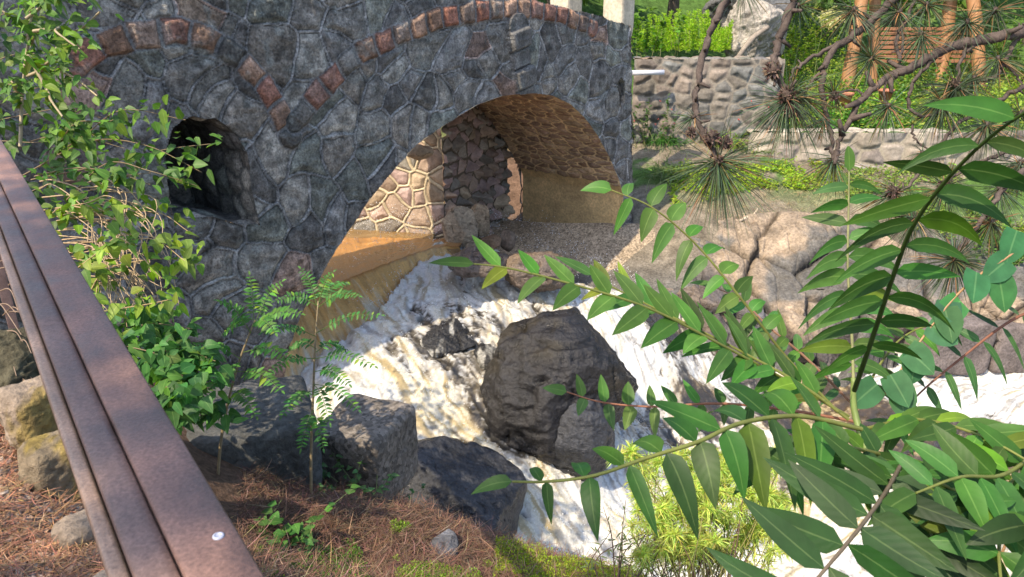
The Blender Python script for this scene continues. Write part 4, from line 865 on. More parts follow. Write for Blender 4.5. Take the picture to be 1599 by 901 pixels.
# ornamental grass clumps below the upper garden wall
def grass_clump(name, base, r, n, L, Wd, col, label, group='grass clumps below the upper garden wall', spread=.9, cat='grass clump'):
    mb = MB(); b = np.array(base)+np.c_[rng.normal(size=(n, 2))*r, np.zeros(n)]; d = np.c_[rng.normal(size=(n, 2))*spread, np.ones(n)]
    leaves(mb, b, d, rdir(n), L*(.5+.7*rng.random(n)), Wd, .35+.7*rng.random(n), .1, 'blade', 7, vary(col, n, .35, .15)); return tag(mb.build(name, M['thin'], base=base), label, cat, group)
grass_clump('grass_clump', T(1125, 225), .16, 420, 1.0, .02, (.17,.25,.035), 'bright yellow green arching grass in front of the upper garden wall')
grass_clump('grass_clump', T(1035, 222), .18, 360, .9, .018, (.06,.16,.03), 'deep green grass clump beside the bridge end')
grass_clump('grass_clump', T(1050, 275), .2, 420, .9, .018, (.13,.18,.07), 'silvery green grass clump lowest on the bank by the bridge end')
grass_clump('grass_clump', T(1175, 235), .2, 260, .7, .018, (.14,.18,.06), 'olive green grass clump at the right end of the upper garden wall')
for px, py, lb in ((1012, 195, 'flowering weed with tiny pink blooms against the garden wall by the bridge'), (1165, 185, 'loose green weed growing at the right part of the upper garden wall')):
    o = leafy_stems('weed', T(px, py+35), .25, 16, .9, (.12, .05), (.08,.14,.05), lb, 'weed', per=22)
    mb = MB(); n = 14; p = np.array(o.location)+np.c_[rng.normal(size=(n, 2))*.4, .5+.5*rng.random(n)]
    for q in range(n): mb = MB(); leaves(mb, np.repeat(p[q:q+1], 5, 0), rdir(5)+[0, -.5, .5], rdir(5), .035, .03, .1, .1, 'ovate', 2, vary((.55,.14,.16), 5)); mb.build('flower', M['thin'], o)
# ground cover over the garden slopes
def scatter(name, poly, n, L, Wd, col, label, cat, kind='ovate', up=.8, droop=.3, hgt=.15, seg=2, amt=.4, hue=.2, mat='thin', thr=None, seed=1):
    mb = MB(); P_ = []; poly = np.array(poly, float); lo = poly.min(0); hi = poly.max(0)
    g1, g2 = np.meshgrid(np.linspace(lo[0], hi[0], 14), np.linspace(lo[1], hi[1], 14), indexing='ij'); ww = np.array([T(a, b)[:2] for a, b in zip(g1.ravel(), g2.ravel())]).reshape(14, 14, 2)
    m = int(n*2.2); a = rng.random(m)*12.99; b = rng.random(m)*12.99; i = a.astype(int); j = b.astype(int); fa = (a-i)[:, None]; fb = (b-j)[:, None]
    xy = (ww[i, j]*(1-fa)+ww[i+1, j]*fa)*(1-fb)+(ww[i, j+1]*(1-fa)+ww[i+1, j+1]*fa)*fb; pp = np.stack([lo[0]+(hi[0]-lo[0])*a/13, lo[1]+(hi[1]-lo[1])*b/13], -1)
    ok = inpoly(pp[:, 0], pp[:, 1], poly)
    if thr is not None: ok &= fbm(xy[:, 0]*2.2, xy[:, 1]*2.2, seed, 3, 12) > thr
    xy = xy[ok][:n]; m = len(xy); z = H(xy[:, 0], xy[:, 1]); p = np.c_[xy, z+hgt*rng.random(m)*vn(xy[:, 0]*2, xy[:, 1]*2, 0, 4)*1.5]
    d = rdir(m); d[:, 2] = np.abs(d[:, 2])*.5+up*rng.random(m); nr = rdir(m)*.5; nr[:, 2] += .8
    leaves(mb, p, d, nr, L*(.5+.9*rng.random(m)), Wd*(.5+.9*rng.random(m)), droop, .1, kind, seg, vary(col, m, amt, hue)*(.7+.6*fbm(xy[:, 0]*1.3, xy[:, 1]*1.3, 0, 3, 5))[:, None])
    return tag(mb.build(name, M[mat]), label, cat, kind='stuff')
scatter('ground_cover', [(1180,60),(1599,120),(1599,205),(1180,205)], 9000, .14, .08, (.24,.32,.05), 'yellow green ground cover on the upper garden terrace', 'ground cover', hgt=.4)
scatter('ground_cover', [(1270,150),(1420,140),(1430,205),(1270,205)], 3500, .13, .09, (.11,.25,.05), 'deeper green creeping plants above the low garden wall', 'ground cover', hgt=.3)
scatter('ground_cover', [(1040,262),(1320,258),(1300,300),(1180,300),(1050,330)], 5200, .09, .05, (.24,.33,.03), 'bright low plants at the foot of the low garden wall', 'ground cover', hgt=.12, thr=.42)
scatter('ground_cover', [(1320,270),(1599,270),(1599,400),(1400,360),(1320,330)], 5000, .1, .05, (.20,.27,.06), 'patchy olive green ground cover on the sandy bank', 'ground cover', hgt=.16, thr=.5, seed=4)
scatter('fallen_needles', [(1440,440),(1599,440),(1599,520),(1440,500)], 3000, .12, .004, (.22,.10,.045), 'rust brown fallen needles on the right bank', 'needles', kind='blade', up=.05, hgt=.05, mat='litter')
scatter('dry_grass', [(1040,290),(1320,290),(1320,370),(1120,350)], 2500, .16, .006, (.36,.29,.15), 'dry straw coloured grass on top of the far bank', 'dry grass', kind='blade', up=.6, hgt=.02, mat='litter')
leafy_stems('shrub', T(1560, 420), .25, 34, .75, (.11, .05), (.12,.24,.05), 'bright green leafy shrub at the right edge below the pine branch', 'shrub', per=26)
leafy_stems('shrub', T(1250, 110), .5, 34, 1.5, (.14, .07), (.24,.34,.04), 'yellow green shrub between the pale outcrop and the pergola', 'shrub', per=30, kind='ovate', spread=.6)
leafy_stems('shrub', T(1290, 60), .5, 24, 1.4, (.14, .06), (.10,.2,.03), 'taller green shrub left of the pergola post', 'shrub', per=30, kind='ovate', spread=.6)
leafy_stems('shrub', T(1430, 150), .5, 26, .8, (.13, .07), (.09,.18,.04), 'dark green shrub in front of the slatted wood railing', 'shrub', per=26, kind='ovate', spread=.5)
leafy_stems('shrub', T(1590, 130), .6, 30, 1.6, (.15, .07), (.10,.19,.03), 'green shrub right of the last pergola post', 'shrub', per=30, kind='ovate', spread=.6)
mb = MB(); n = 300; c_ = P(1298, 28, 19.6); p = c_+rdir(n)*np.array([.32, .3, .26])*rng.random((n, 1))**.4; leaves(mb, p, rdir(n)+[0, -.6, .4], rdir(n), .11, .06, .2, .1, 'ovate', 2, vary((.55,.52,.30), n, .15, .05))
o = empty('hydrangea', (c_[0], c_[1], float(H(np.array(c_[0]), np.array(c_[1])))), 'pale cream flowering shrub left of the pergola post', 'flowering shrub'); mb.build('blossom', M['thin'], o); mb = MB(); spray_stems(mb, np.array(o.location), .1, 8, max(.5, c_[2]-o.location[2]), (.15,.2,.06)); mb.build('stem', M['stem'], o)

# trees behind everything
def tree(base, hgt, cr, col, label, seed, n=2600, L=.35, trunkcol=(.13,.10,.08), group='trees behind the bridge and garden', cat='tree', cz=.62):
    root = empty('broadleaf_tree', base, label, cat, group); mt = MB(); b = np.array(base, float)-[0, 0, .2]; top = b+np.array([rng.normal()*.4, rng.normal()*.4, hgt*.9])
    tr = catmull([b, b+(top-b)*.4+rng.normal(size=3)*.15, top], 8); tube(mt, tr, [.045*hgt**.8, .012*hgt], 9, trunkcol, .12)
    ml = MB()
    for k in range(15):
        t = .3+.65*rng.random(); s_ = tr[int(t*(len(tr)-1))]; a = rng.random()*6.283; l = cr*(1.1-.5*t)*(.7+.5*rng.random()); e = s_+np.array([math.cos(a)*l, math.sin(a)*l, l*(.25+.4*rng.random())])
        c_ = catmull([s_, (s_+e)/2+rng.normal(size=3)*.1, e], 5); tube(mt, c_, [.05*(1.3-t), .012], 6, trunkcol, .1)
        bushleaves(ml, e, (cr*.42, cr*.42, cr*.3), n//15, L, L*.5, col, 'ovate', up=.0, seg=2, shell=.3)
    mt.build('trunk', M['bark'], root); ml.build('crown', M['thin'], root)
k = 0
for (x, y, hh_, cr, col, lb) in ((1.2, 20.5, 5, 2.0, (.08,.14,.03), 'broad green tree standing just behind the far end of the bridge'), (4.5, 23, 6, 2.4, (.07,.12,.03), 'dark green tree behind the bright bush'), (8.6, 26, 6.5, 2.6, (.09,.15,.03), 'leafy tree behind the pale outcrop'),
        (12.0, 25, 6, 2.6, (.10,.17,.03), 'leafy tree behind the pergola'), (16, 25, 6.5, 2.8, (.10,.16,.03), 'leafy tree right of the pergola at the top corner'), (14.5, 20, 5, 2.0, (.11,.18,.03), 'small tree at the far right of the garden'), (6.5, 31, 8, 3.2, (.06,.10,.03), 'tall tree on the slope beyond the garden, left one'), (13, 33, 8, 3.4, (.06,.10,.03), 'tall tree on the slope beyond the garden, right one'),
        (-1.5, 22, 6, 2.4, (.07,.12,.03), 'tree standing behind the middle of the bridge')):
    tree((x, y, float(H(np.array(float(x)), np.array(float(y))))), hh_, cr, col, lb, k); k += 1
#@@FG
# ---------------------------------------------------------------- litter on the near ground
def near_scatter(name, poly, n, fn, label, cat, mat, thr=None, zoff=.01):
    mb = MB(); poly = np.array(poly, float); lo = poly.min(0); hi = poly.max(0)
    g1, g2 = np.meshgrid(np.linspace(lo[0], hi[0], 12), np.linspace(lo[1], hi[1], 12), indexing='ij'); ww = np.array([T(a, b)[:2] for a, b in zip(g1.ravel(), g2.ravel())]).reshape(12, 12, 2)
    m = n*3; a = rng.random(m)*10.99; b = rng.random(m)*10.99; i = a.astype(int); j = b.astype(int); fa = (a-i)[:, None]; fb = (b-j)[:, None]
    xy = (ww[i, j]*(1-fa)+ww[i+1, j]*fa)*(1-fb)+(ww[i, j+1]*(1-fa)+ww[i+1, j+1]*fa)*fb; pp = np.stack([lo[0]+(hi[0]-lo[0])*a/11, lo[1]+(hi[1]-lo[1])*b/11], -1)
    ok = inpoly(pp[:, 0], pp[:, 1], poly)
    if thr is not None: ok &= fbm(xy[:, 0]*3.5, xy[:, 1]*3.5, 1, 3, 12) > thr
    xy = xy[ok][:n]; p = np.c_[xy, H(xy[:, 0], xy[:, 1])+zoff]; fn(mb, p); return tag(mb.build(name, M[mat]), label, cat, kind='stuff')
def needlesfn(col, L=.11, Wd=.0035, z=.04, hue=.2):
    def f(mb, p):
        m = len(p); p = p+np.c_[np.zeros((m, 2)), z*rng.random(m)**2]; d = rdir(m); d[:, 2] *= .22; nr = np.c_[rng.normal(size=(m, 2))*.3, np.ones(m)]
        leaves(mb, p, d, nr, L*(.4+.9*rng.random(m)), Wd*(.7+.7*rng.random(m)), .1*rng.normal(size=m), .2, 'blade2', 3, vary(col, m, .5, hue), curl=.25*rng.normal(size=m))
    return f
near_scatter('pine_needles', [(380,740),(520,740),(700,790),(860,860),(1010,901),(1010,960),(360,960)], 26000, needlesfn((.135,.078,.052), Wd=.0024), 'red brown dry pine needles covering the near bank', 'pine needles', 'litter')
near_scatter('pine_needles', [(380,740),(520,740),(700,790),(860,860),(1010,901),(1010,960),(360,960)], 1600, needlesfn((.24,.16,.11), .16, .0032, .03), 'paler dry stalks lying over the near bank', 'dry stalks', 'litter')
near_scatter('pine_needles', [(-60,600),(90,600),(240,960),(-60,960)], 7000, needlesfn((.30,.16,.09), .09, .0022), 'orange brown pine needles, coloured bright as if sunlit, on the path left of the railing', 'pine needles', 'litter')  # same needles as on the bank, colour brightened to stand for sun
def chipfn(mb, p):
    m = len(p); s = .004+.012*rng.random(m)**2.5; q = np.array([(-1,-1,-1),(1,-1,-1),(1,1,-1),(-1,1,-1),(-1,-1,1),(1,-1,1),(1,1,1),(-1,1,1)], float)
    V = q[None]*s[:, None, None]*(.5+rng.random((m, 8, 3)))*(np.array([1, .8, .4])*(.6+.8*rng.random((m, 3))))[:, None]
    a = rng.random(m)*6.28; ca, sa = np.cos(a)[:, None], np.sin(a)[:, None]; V = np.stack([V[..., 0]*ca-V[..., 1]*sa, V[..., 0]*sa+V[..., 1]*ca, V[..., 2]+.4*V[..., 0]*rng.normal(size=(m, 1))], -1)+p[:, None]
    f = np.array([(0,3,2,1),(4,5,6,7),(0,1,5,4),(1,2,6,5),(2,3,7,6),(3,0,4,7)])
    c = np.array([(.42,.30,.22),(.36,.22,.14),(.48,.38,.30),(.28,.19,.15),(.40,.26,.17)])[rng.integers(0, 5, m)]*(.6+.7*rng.random((m, 1)))
    mb.add(V.reshape(-1, 3), q=(f[None]+np.arange(m)[:, None, None]*8).reshape(-1, 4), c=np.repeat(c, 8, 0))
near_scatter('wood_chips', [(-60,700),(110,700),(240,960),(-60,960)], 9000, chipfn, 'pale wood and stone chips covering the path left of the railing', 'wood chips', 'chip')
def sedumfn(col, L=.016, Wd=.007, z=.05):
    def f(mb, p):
        m = len(p); p = p+np.c_[np.zeros((m, 2)), z*rng.random(m)]; d = rdir(m); d[:, 2] = np.abs(d[:, 2])+.5
        leaves(mb, p, d, rdir(m)+[0, 0, .6], L*(.6+.8*rng.random(m)), Wd*(.6+.8*rng.random(m)), .2, .1, 'lance', 2, vary(col, m, .4, .2))
    return f
near_scatter('stonecrop', [(775,852),(850,848),(900,868),(985,885),(1010,925),(770,925)], 17000, sedumfn((.27,.34,.03)), 'bright yellow green stonecrop along the bottom edge of the near bank', 'stonecrop', 'thin', thr=.36)
near_scatter('stonecrop', [(610,830),(720,850),(780,880),(760,930),(620,930)], 8000, sedumfn((.22,.32,.04)), 'looser yellow green stonecrop patch among the pine needles', 'stonecrop', 'thin', thr=.50)
near_scatter('stonecrop', [(400,850),(560,860),(580,920),(400,920)], 3000, sedumfn((.10,.20,.03), .02, .009), 'small dark green ground plants beside the railing', 'ground cover', 'thin', thr=.5)

# ---------------------------------------------------------------- pinnate fronds
GRN = (.032, .10, .025)
TINT = np.array([1.3, 1.08, .72])
def leafcol(col, n):
    c = vary(np.array(col)*TINT, n, .4, .2); y = rng.random(n) > .93; c[y] = c[y]*np.array([2.2, 1.5, .8]); return c
def frond(parent, pts, npair, lens_, wr=.28, start=.12, nh=(0, -.45, .85), col=GRN, fwd=.35, droop=.25, rach=.0035, rcol=(.20,.22,.06), seg=7, kind='lance', fold=.12, terminal=True, name='frond', mat='leaf'):
    """one compound leaf: a thin rachis with pairs of leaflets; pts are (px, py, metres) the axis runs through"""
    c_ = catmull([P(a, b, d) for a, b, d in pts], 8); L = np.concatenate([[0], np.cumsum(np.linalg.norm(np.diff(c_, axis=0), axis=1))])
    f = lambda t: np.stack([np.interp(t*L[-1], L, c_[:, k]) for k in range(3)], -1)
    mb = MB(); tube(mb, c_, [rach*1.3, rach*.5], 6, rcol, cap=False)
    t = start+(1-start)*(np.arange(npair)+.5)/npair*.97; p = f(t); tg = f(np.minimum(t+.02, 1))-f(t-.02); tg /= np.linalg.norm(tg, axis=1)[:, None]
    nh = np.array(nh, float)/np.linalg.norm(nh); sd_ = np.cross(tg, nh); sd_ /= np.linalg.norm(sd_, axis=1)[:, None]
    ll = np.interp(t, np.linspace(0, 1, len(lens_)), lens_)
    for s in (-1, 1):
        j = rng.normal(size=(npair, 3))*.13; d = sd_*s+tg*fwd+j
        if s > 0: p = f(np.minimum(t+.012, 1))
        leaves(mb, p, d, nh+rng.normal(size=(npair, 3))*.22, ll*(.78+.36*rng.random(npair)), ll*wr*(.8+.4*rng.random(npair)), droop*(.2+1.6*rng.random(npair)), fold, kind, seg, leafcol(col, npair), curl=.08*s+.06*rng.normal(size=npair))
    if terminal: leaves(mb, c_[-1:], (c_[-1]-c_[-3])[None], nh, ll[-1]*1.1, ll[-1]*wr*1.1, droop, fold, kind, seg, vary(np.array(col)*TINT, 1))
    return mb.build(name, M[mat], parent)
def gz(p): return float(H(np.array(p[0]), np.array(p[1])))
# the middle sapling whose fronds fan out over the stream
b = P(1400, 1000, 1.95); b[2] = gz(b)
sp = empty('tree_of_heaven', b, 'green sapling at the right whose long pinnate fronds fan out over the stream', 'sapling')
mb = MB(); tube(mb, catmull([b, P(1400, 900, 1.95), P(1380, 780, 1.95), P(1352, 700, 1.97), P(1334, 640, 2.0), P(1333, 590, 2.0)], 8), [.016, .011, .007], 9, (.14,.19,.05), .06); mb.build('stem', M['stem'], sp)
LG = (.042, .125, .03); SHADE_GRN = (.018, .062, .017)  # second green is darkened to paint shade into the lower right leaves
frond(sp, [(1333,600,2.0),(1330,520,2.0),(1324,420,1.98),(1325,330,1.95),(1326,268,1.93)], 11, [.12,.155,.155,.135,.08], .26, .05, nh=(0,-.85,.35), col=(.038,.11,.034), droop=.3, fwd=.18, rcol=(.33,.33,.16))
frond(sp, [(1334,610,1.8),(1365,520,1.65),(1395,430,1.5),(1425,355,1.38),(1475,285,1.25),(1545,215,1.12),(1640,150,1.0)], 10, [.11,.14,.155,.15,.13,.115], .23, .12, nh=(-.1,-1,.1), col=(.026,.085,.02), droop=.22, fwd=.0, rcol=(.05,.09,.02), rach=.0045)
frond(sp, [(1305,640,2.05),(1230,560,2.05),(1160,470,2.0),(1090,385,1.98),(1020,325,1.95),(955,297,1.95)], 10, [.05,.075,.085,.095,.10,.08], .40, .22, nh=(-.1,-.7,.6), col=LG, droop=.35, fwd=.15)
frond(sp, [(1325,650,1.95),(1230,595,1.9),(1120,535,1.8),(1010,480,1.72),(880,440,1.66),(790,418,1.62),(740,412,1.6)], 11, [.10,.13,.14,.13,.11,.08], .30, .10, nh=(0,-.5,.9), col=LG, droop=.08, fwd=1.0)
frond(sp, [(1325,655,1.85),(1250,600,1.85),(1150,545,1.85),(1060,500,1.85),(960,450,1.85),(925,430,1.85)], 10, [.10,.13,.13,.12,.09], .28, .08, nh=(.1,-.5,.9), col=(.038,.11,.03), droop=.08, fwd=1.0)
frond(sp, [(1340,640,2.2),(1260,560,2.2),(1200,510,2.2),(1160,470,2.2),(1120,450,2.2)], 9, [.09,.11,.11,.08], .28, .1, nh=(.1,-.4,.9), col=(.05,.14,.05), droop=.25, fwd=.4, rcol=(.35,.2,.14))
frond(sp, [(1345,660,2.1),(1230,640,2.1),(1120,630,2.1),(1020,635,2.1),(940,628,2.1),(885,612,2.1)], 11, [.05,.06,.07,.075,.08,.06], .42, .1, nh=(0,-.75,.6), col=(.048,.14,.04), droop=.15, fwd=.25, rcol=(.35,.16,.10))
frond(sp, [(1345,670,1.35),(1250,650,1.3),(1160,660,1.22),(1090,690,1.15),(1010,715,1.12),(930,742,1.1),(855,752,1.1),(800,752,1.1)], 10, [.11,.13,.13,.115,.10,.075,.05], .34, .08, nh=(0,-.5,.85), col=(.028,.095,.022), droop=.35, fwd=.25)
frond(sp, [(1335,640,2.1),(1380,560,2.1),(1420,520,2.15),(1480,500,2.2)], 8, [.08,.10,.10,.07], .28, .1, nh=(-.1,-.5,.8), col=(.045,.13,.04), droop=.3, fwd=.3)
frond(sp, [(1350,670,1.7),(1430,655,1.55),(1530,680,1.4),(1640,740,1.3)], 8, [.11,.13,.13,.11], .24, .1, nh=(0,-.4,.9), col=LG, droop=.35, fwd=.4)
# bottom right sapling with a forked brown stem, leaves coloured dark as shaded
b = P(1478, 1020, 1.45); b[2] = gz(b)
s2 = empty('tree_of_heaven', b, 'sapling in the bottom right corner with a forked brown stem and big leaflets coloured dark as shaded', 'sapling')
mb = MB(); tube(mb, catmull([b, P(1478, 900, 1.5), P(1478, 800, 1.5), P(1440, 752, 1.5), P(1395, 715, 1.5)], 8), [.016, .013, .008], 9, (.10,.075,.05), .1); tube(mb, catmull([P(1476, 802, 1.5), P(1525, 745, 1.5), P(1560, 715, 1.48), P(1640, 690, 1.45)], 6), [.011, .006], 8, (.10,.075,.05), .1); mb.build('stem', M['bark'], s2)
frond(s2, [(1410,720,1.45),(1385,765,1.2),(1355,808,1.05),(1320,852,.95),(1275,905,.88),(1220,975,.82)], 10, [.10,.125,.14,.14,.13,.12], .25, .10, nh=(-.38,-.72,.62), col=(.015,.058,.015), droop=.06, fwd=.12, rcol=(.20,.15,.10), rach=.003, fold=.04)
frond(s2, [(1478,800,1.5),(1540,800,1.3),(1600,820,1.15),(1680,850,1.05)], 7, [.10,.13,.13,.12], .32, .08, nh=(-.1,-.5,.85), col=SHADE_GRN, droop=.3, fwd=.35)
frond(s2, [(1440,752,1.5),(1450,800,1.4),(1455,860,1.3),(1450,940,1.2)], 6, [.08,.11,.12,.11], .34, .2, nh=(0,-.6,.75), col=SHADE_GRN, droop=.3, fwd=.3)
frond(s2, [(1400,720,1.5),(1440,740,1.35),(1500,770,1.25),(1560,800,1.2)], 7, [.08,.1,.1,.09], .32, .05, nh=(0,-.3,.95), col=(.028,.095,.022), droop=.25, fwd=.35)
frond(s2, [(1395,715,1.5),(1330,700,1.4),(1270,705,1.35),(1200,730,1.3)], 6, [.08,.10,.10,.07], .32, .1, nh=(0,-.5,.85), col=(.02,.07,.018), droop=.35, fwd=.3)
frond(s2, [(1560,715,1.5),(1540,760,1.4),(1500,800,1.3),(1470,850,1.2),(1440,920,1.1)], 7, [.09,.12,.13,.12], .28, .1, nh=(-.3,-.7,.6), col=SHADE_GRN, droop=.15, fwd=.2)
frond(s2, [(1600,700,1.5),(1570,780,1.3),(1560,860,1.15),(1570,960,1.05)], 7, [.10,.13,.14,.12], .28, .1, nh=(-.3,-.75,.6), col=(.03,.10,.02), droop=.2, fwd=.25)
frond(s2, [(1640,690,1.45),(1570,740,1.3),(1500,745,1.2),(1430,770,1.15)], 7, [.10,.12,.12,.09], .30, .1, nh=(0,-.5,.8), col=GRN, droop=.25, fwd=.35)
for stx in ((1405,720,1418,860,1400,960), (1500,770,1520,860,1530,960)):
    mb = MB(); tube(mb, catmull([P(stx[0], stx[1], 1.5), P(stx[2], stx[3], 1.45), P(stx[4], stx[5], 1.4)], 6), [.003, .004], 6, (.12,.10,.06)); mb.build('leaf_stalk', M['stem'], s2)
# heart leaved vine twig and a finer frond at the right edge
b = P(1640, 385, 2.0); bz = b.copy(); bz[2] = gz(b)
vr = empty('vine', bz, 'twig with rounded heart shaped leaves reaching in from the right edge', 'vine')
c_ = catmull([bz, P(1660, 600, 2.0), b, P(1560, 410, 2.0), P(1500, 455, 2.0), P(1450, 515, 2.0), P(1405, 580, 2.0), P(1375, 625, 2.0)], 8); mb = MB(); tube(mb, c_, [.004, .0025], 6, (.30,.17,.08), cap=False); mb.build('stem', M['stem'], vr)
mb = MB(); q = np.array([P(a, b_, 2.0) for a, b_ in [(1575,405),(1560,432),(1525,425),(1500,470),(1475,480),(1450,505),(1432,545),(1415,545),(1390,585),(1370,600),(1588,360),(1480,470),(1405,600)]])
for k_ in range(len(q)): mb = MB(); leaves(mb, q[k_:k_+1], (rng.normal()*.5, -.3, -.8+.6*rng.random()), (0, -.9, .4), .09, .075, .1, .08, 'heart', 6, vary((.055,.16,.06), 1)); mb.build('leaf', M['leaf'], vr)
b = P(1660, 470, 2.1); bz = b.copy(); bz[2] = gz(b); s3 = empty('tree_of_heaven', bz, 'slender frond with a thin reddish stalk and sparse dark leaflets at the right edge', 'sapling')
mb = MB(); tube(mb, catmull([bz, P(1680, 700, 2.1), b], 5), [.01, .004], 7, (.2,.1,.06)); mb.build('stem', M['stem'], s3)
frond(s3, [(1655,470,2.1),(1580,500,2.1),(1500,560,2.1),(1430,620,2.1),(1380,680,2.1)], 9, [.10,.11,.10,.08], .22, .02, nh=(0,-.6,.8), col=(.04,.11,.05), droop=.25, fwd=.2, rcol=(.25,.11,.07))

# two small saplings beside the boulder
def feather(name, stem, fr, label, col, ll=.055, np_=11, stemcol=(.20,.15,.08)):
    pts = [P(*q) for q in stem]; b = pts[0].copy(); b[2] = gz(b); root = empty(name, b, label, 'sapling', None)
    c_ = catmull([b-[0, 0, .03]]+pts, 6); mb = MB(); tube(mb, c_, [.011, .005], 7, stemcol, .1); mb.build('stem', M['stem'], root)
    for (x0, y0, x1, y1, dd) in fr:
        d0 = stem[-1][2]; xm = (x0+x1)/2; ym = (y0+y1)/2-12
        frond(root, [(x0, y0, d0), (xm, ym, d0-dd*.5), (x1, y1, d0-dd)], np_, [ll*.7, ll, ll*.95, ll*.5], .34, .18, nh=(0, -.45, .9), col=col, droop=.2, rach=.002, seg=4, rcol=(.12,.2,.05))
    return root
feather('tree_of_heaven', [(486,770,4.7),(486,700,4.7),(489,620,4.68),(492,540,4.66),(497,470,4.65)],
        [(497,480,560,462,.2),(497,478,430,470,.1),(497,475,520,425,.0),(496,480,470,420,0),(494,520,595,492,.2),(493,525,410,520,.3),(492,560,585,572,.3),(491,560,415,585,.3),(492,600,560,640,.4),(490,610,440,650,.4),(491,580,545,600,.2),(490,640,470,700,.2),(490,600,515,660,.3),(497,475,545,440,-.3),(494,545,450,545,-.2),(493,550,540,545,-.2),(490,650,505,700,.3)],
        'small feathery sapling with a bare pale stem standing right of the mossy boulder', (.045,.15,.05))
feather('tree_of_heaven', [(338,770,4.4),(345,690,4.4),(358,620,4.38),(375,560,4.36),(398,500,4.35)],
        [(398,505,440,440,0),(397,505,390,430,0),(395,510,470,490,.2),(392,520,340,470,.2),(380,550,455,560,.3),(375,560,300,540,.3),(370,580,440,610,.4),(360,610,400,650,.4),(365,600,310,620,.3),(398,500,350,520,-.2),(395,505,430,520,.3),(372,570,345,600,.4)],
        'small feathery sapling growing left of the mossy boulder', (.055,.17,.045), ll=.06)

# ---------------------------------------------------------------- vines and shrubs on the left
def vine(name, stems, label, col, cat='vine', leaf=(.10, .062), per=11, kind='ovate', dcol=(.17,.12,.06), jit=.12, droop=.3, rad=.004, base=None, nh=(.1, -.5, .8)):
    b0 = P(*stems[0][0]); b0[2] = gz(b0) if base is None else b0[2]; root = empty(name, b0, label, cat); ms = MB(); ml = MB()
    for st_ in stems:
        c_ = catmull([P(*q)+rng.normal(size=3)*.03 for q in st_], 6); tube(ms, c_, [rad, rad*.5], 5, dcol, cap=False)
        k = np.clip(rng.random(per*len(st_)), 0, .999); L = len(c_)-1; i = (k*L).astype(int); p = c_[i]+(c_[i+1]-c_[i])*(k*L-i)[:, None]+rdir(len(k))*jit*rng.random((len(k), 1))
        d = rdir(len(k))*.8+np.array([.3, -.2, -.1]); n_ = np.array(nh)+rdir(len(k))*.55; br = (rng.random(len(k)) > .6)[:, None]
        cc = vary(col, len(k), .3, .15); cc = np.where(br, cc*np.array([1.7, 1.4, .9]), cc)
        leaves(ml, p, d, n_, leaf[0]*(.5+.7*rng.random(len(k))), leaf[1]*(.5+.7*rng.random(len(k))), droop*(.4+rng.random(len(k))), .14, kind, 5, cc)
    ms.build('stem', M['stem'], root); ml.build('foliage', M['leaf'], root); return root
def rs(x0, y0, x1, y1, d, sag=-20): return [(x0, y0, d), ((x0*2+x1)/3+rng.normal()*8, (y0*2+y1)/3+sag, d-.05), ((x0+2*x1)/3+rng.normal()*8, (y0+2*y1)/3+sag*1.2, d-.12), (x1, y1, d-.15)]
vine('vine', [rs(30,260,310,270,4.4,-45), rs(60,250,275,190,4.4,-25), rs(50,270,240,300,4.3,-20), rs(60,290,330,240,4.6,-25), rs(90,240,200,185,4.4,-15), rs(100,300,290,300,4.3,-30), rs(40,230,150,200,4.5,-20)],
     'broad leaved vine arching across the wall in front of the dark side opening', (.06,.135,.025), per=10, leaf=(.088,.05))
vine('vine', [rs(60,330,230,330,4.2,-15), rs(90,400,280,410,4.1,-20), rs(120,460,330,425,4.2,-25), rs(140,500,260,480,4.0,-15), rs(100,350,300,370,4.4,-20), rs(110,430,240,400,4.0,-20)],
     'yellow green vine with dry stems tumbling down beside the railing', (.11,.20,.03), per=12, leaf=(.085,.055), dcol=(.34,.24,.12))
vine('vine', [rs(150,520,300,500,4.1,-10), rs(190,590,330,560,4.0,-10), rs(220,640,300,600,3.9,-10), rs(230,560,350,600,4.0,-10), rs(200,480,290,540,4.2,-10), rs(250,640,350,640,4.1,-10), rs(240,600,290,640,3.7,-10), rs(170,540,270,620,3.8,-10)],
     'darker green vine filling the corner between railing and boulder', (.05,.14,.035), per=18, leaf=(.095,.06), kind='ovate')
vine('sapling', [[(35,230,4.6),(38,150,4.6),(50,60,4.6),(55,-40,4.6)], rs(45,80,150,20,4.6,-10), rs(42,120,150,140,4.6,-10), rs(48,60,0,20,4.6,-10), rs(38,150,0,120,4.6,-5), rs(42,110,110,90,4.5,-10), rs(50,20,150,-10,4.5,-10), rs(50,90,90,180,4.4,10), rs(50,50,120,60,4.4,-8), rs(50,30,90,-20,4.4,-8)],
     'slim sapling with pale trunk and pointed leaves in the top left corner', (.07,.145,.025), cat='sapling', per=9, leaf=(.09,.045), kind='lance', rad=.011, dcol=(.30,.24,.14))
vine('shrub', [rs(-30,60,60,10,5.2,-5), rs(-20,120,120,60,5.2,-5), rs(-20,150,130,130,5.3,-5), rs(-20,190,150,180,5.3,-5), rs(0,230,190,220,5.2,-5), rs(30,300,230,270,5.2,-5), rs(60,340,240,330,5.0,-5)],
     'dark leafy shrub behind the slim sapling against the wall', (.035,.08,.02), cat='shrub', per=10, leaf=(.10,.06), jit=.25)
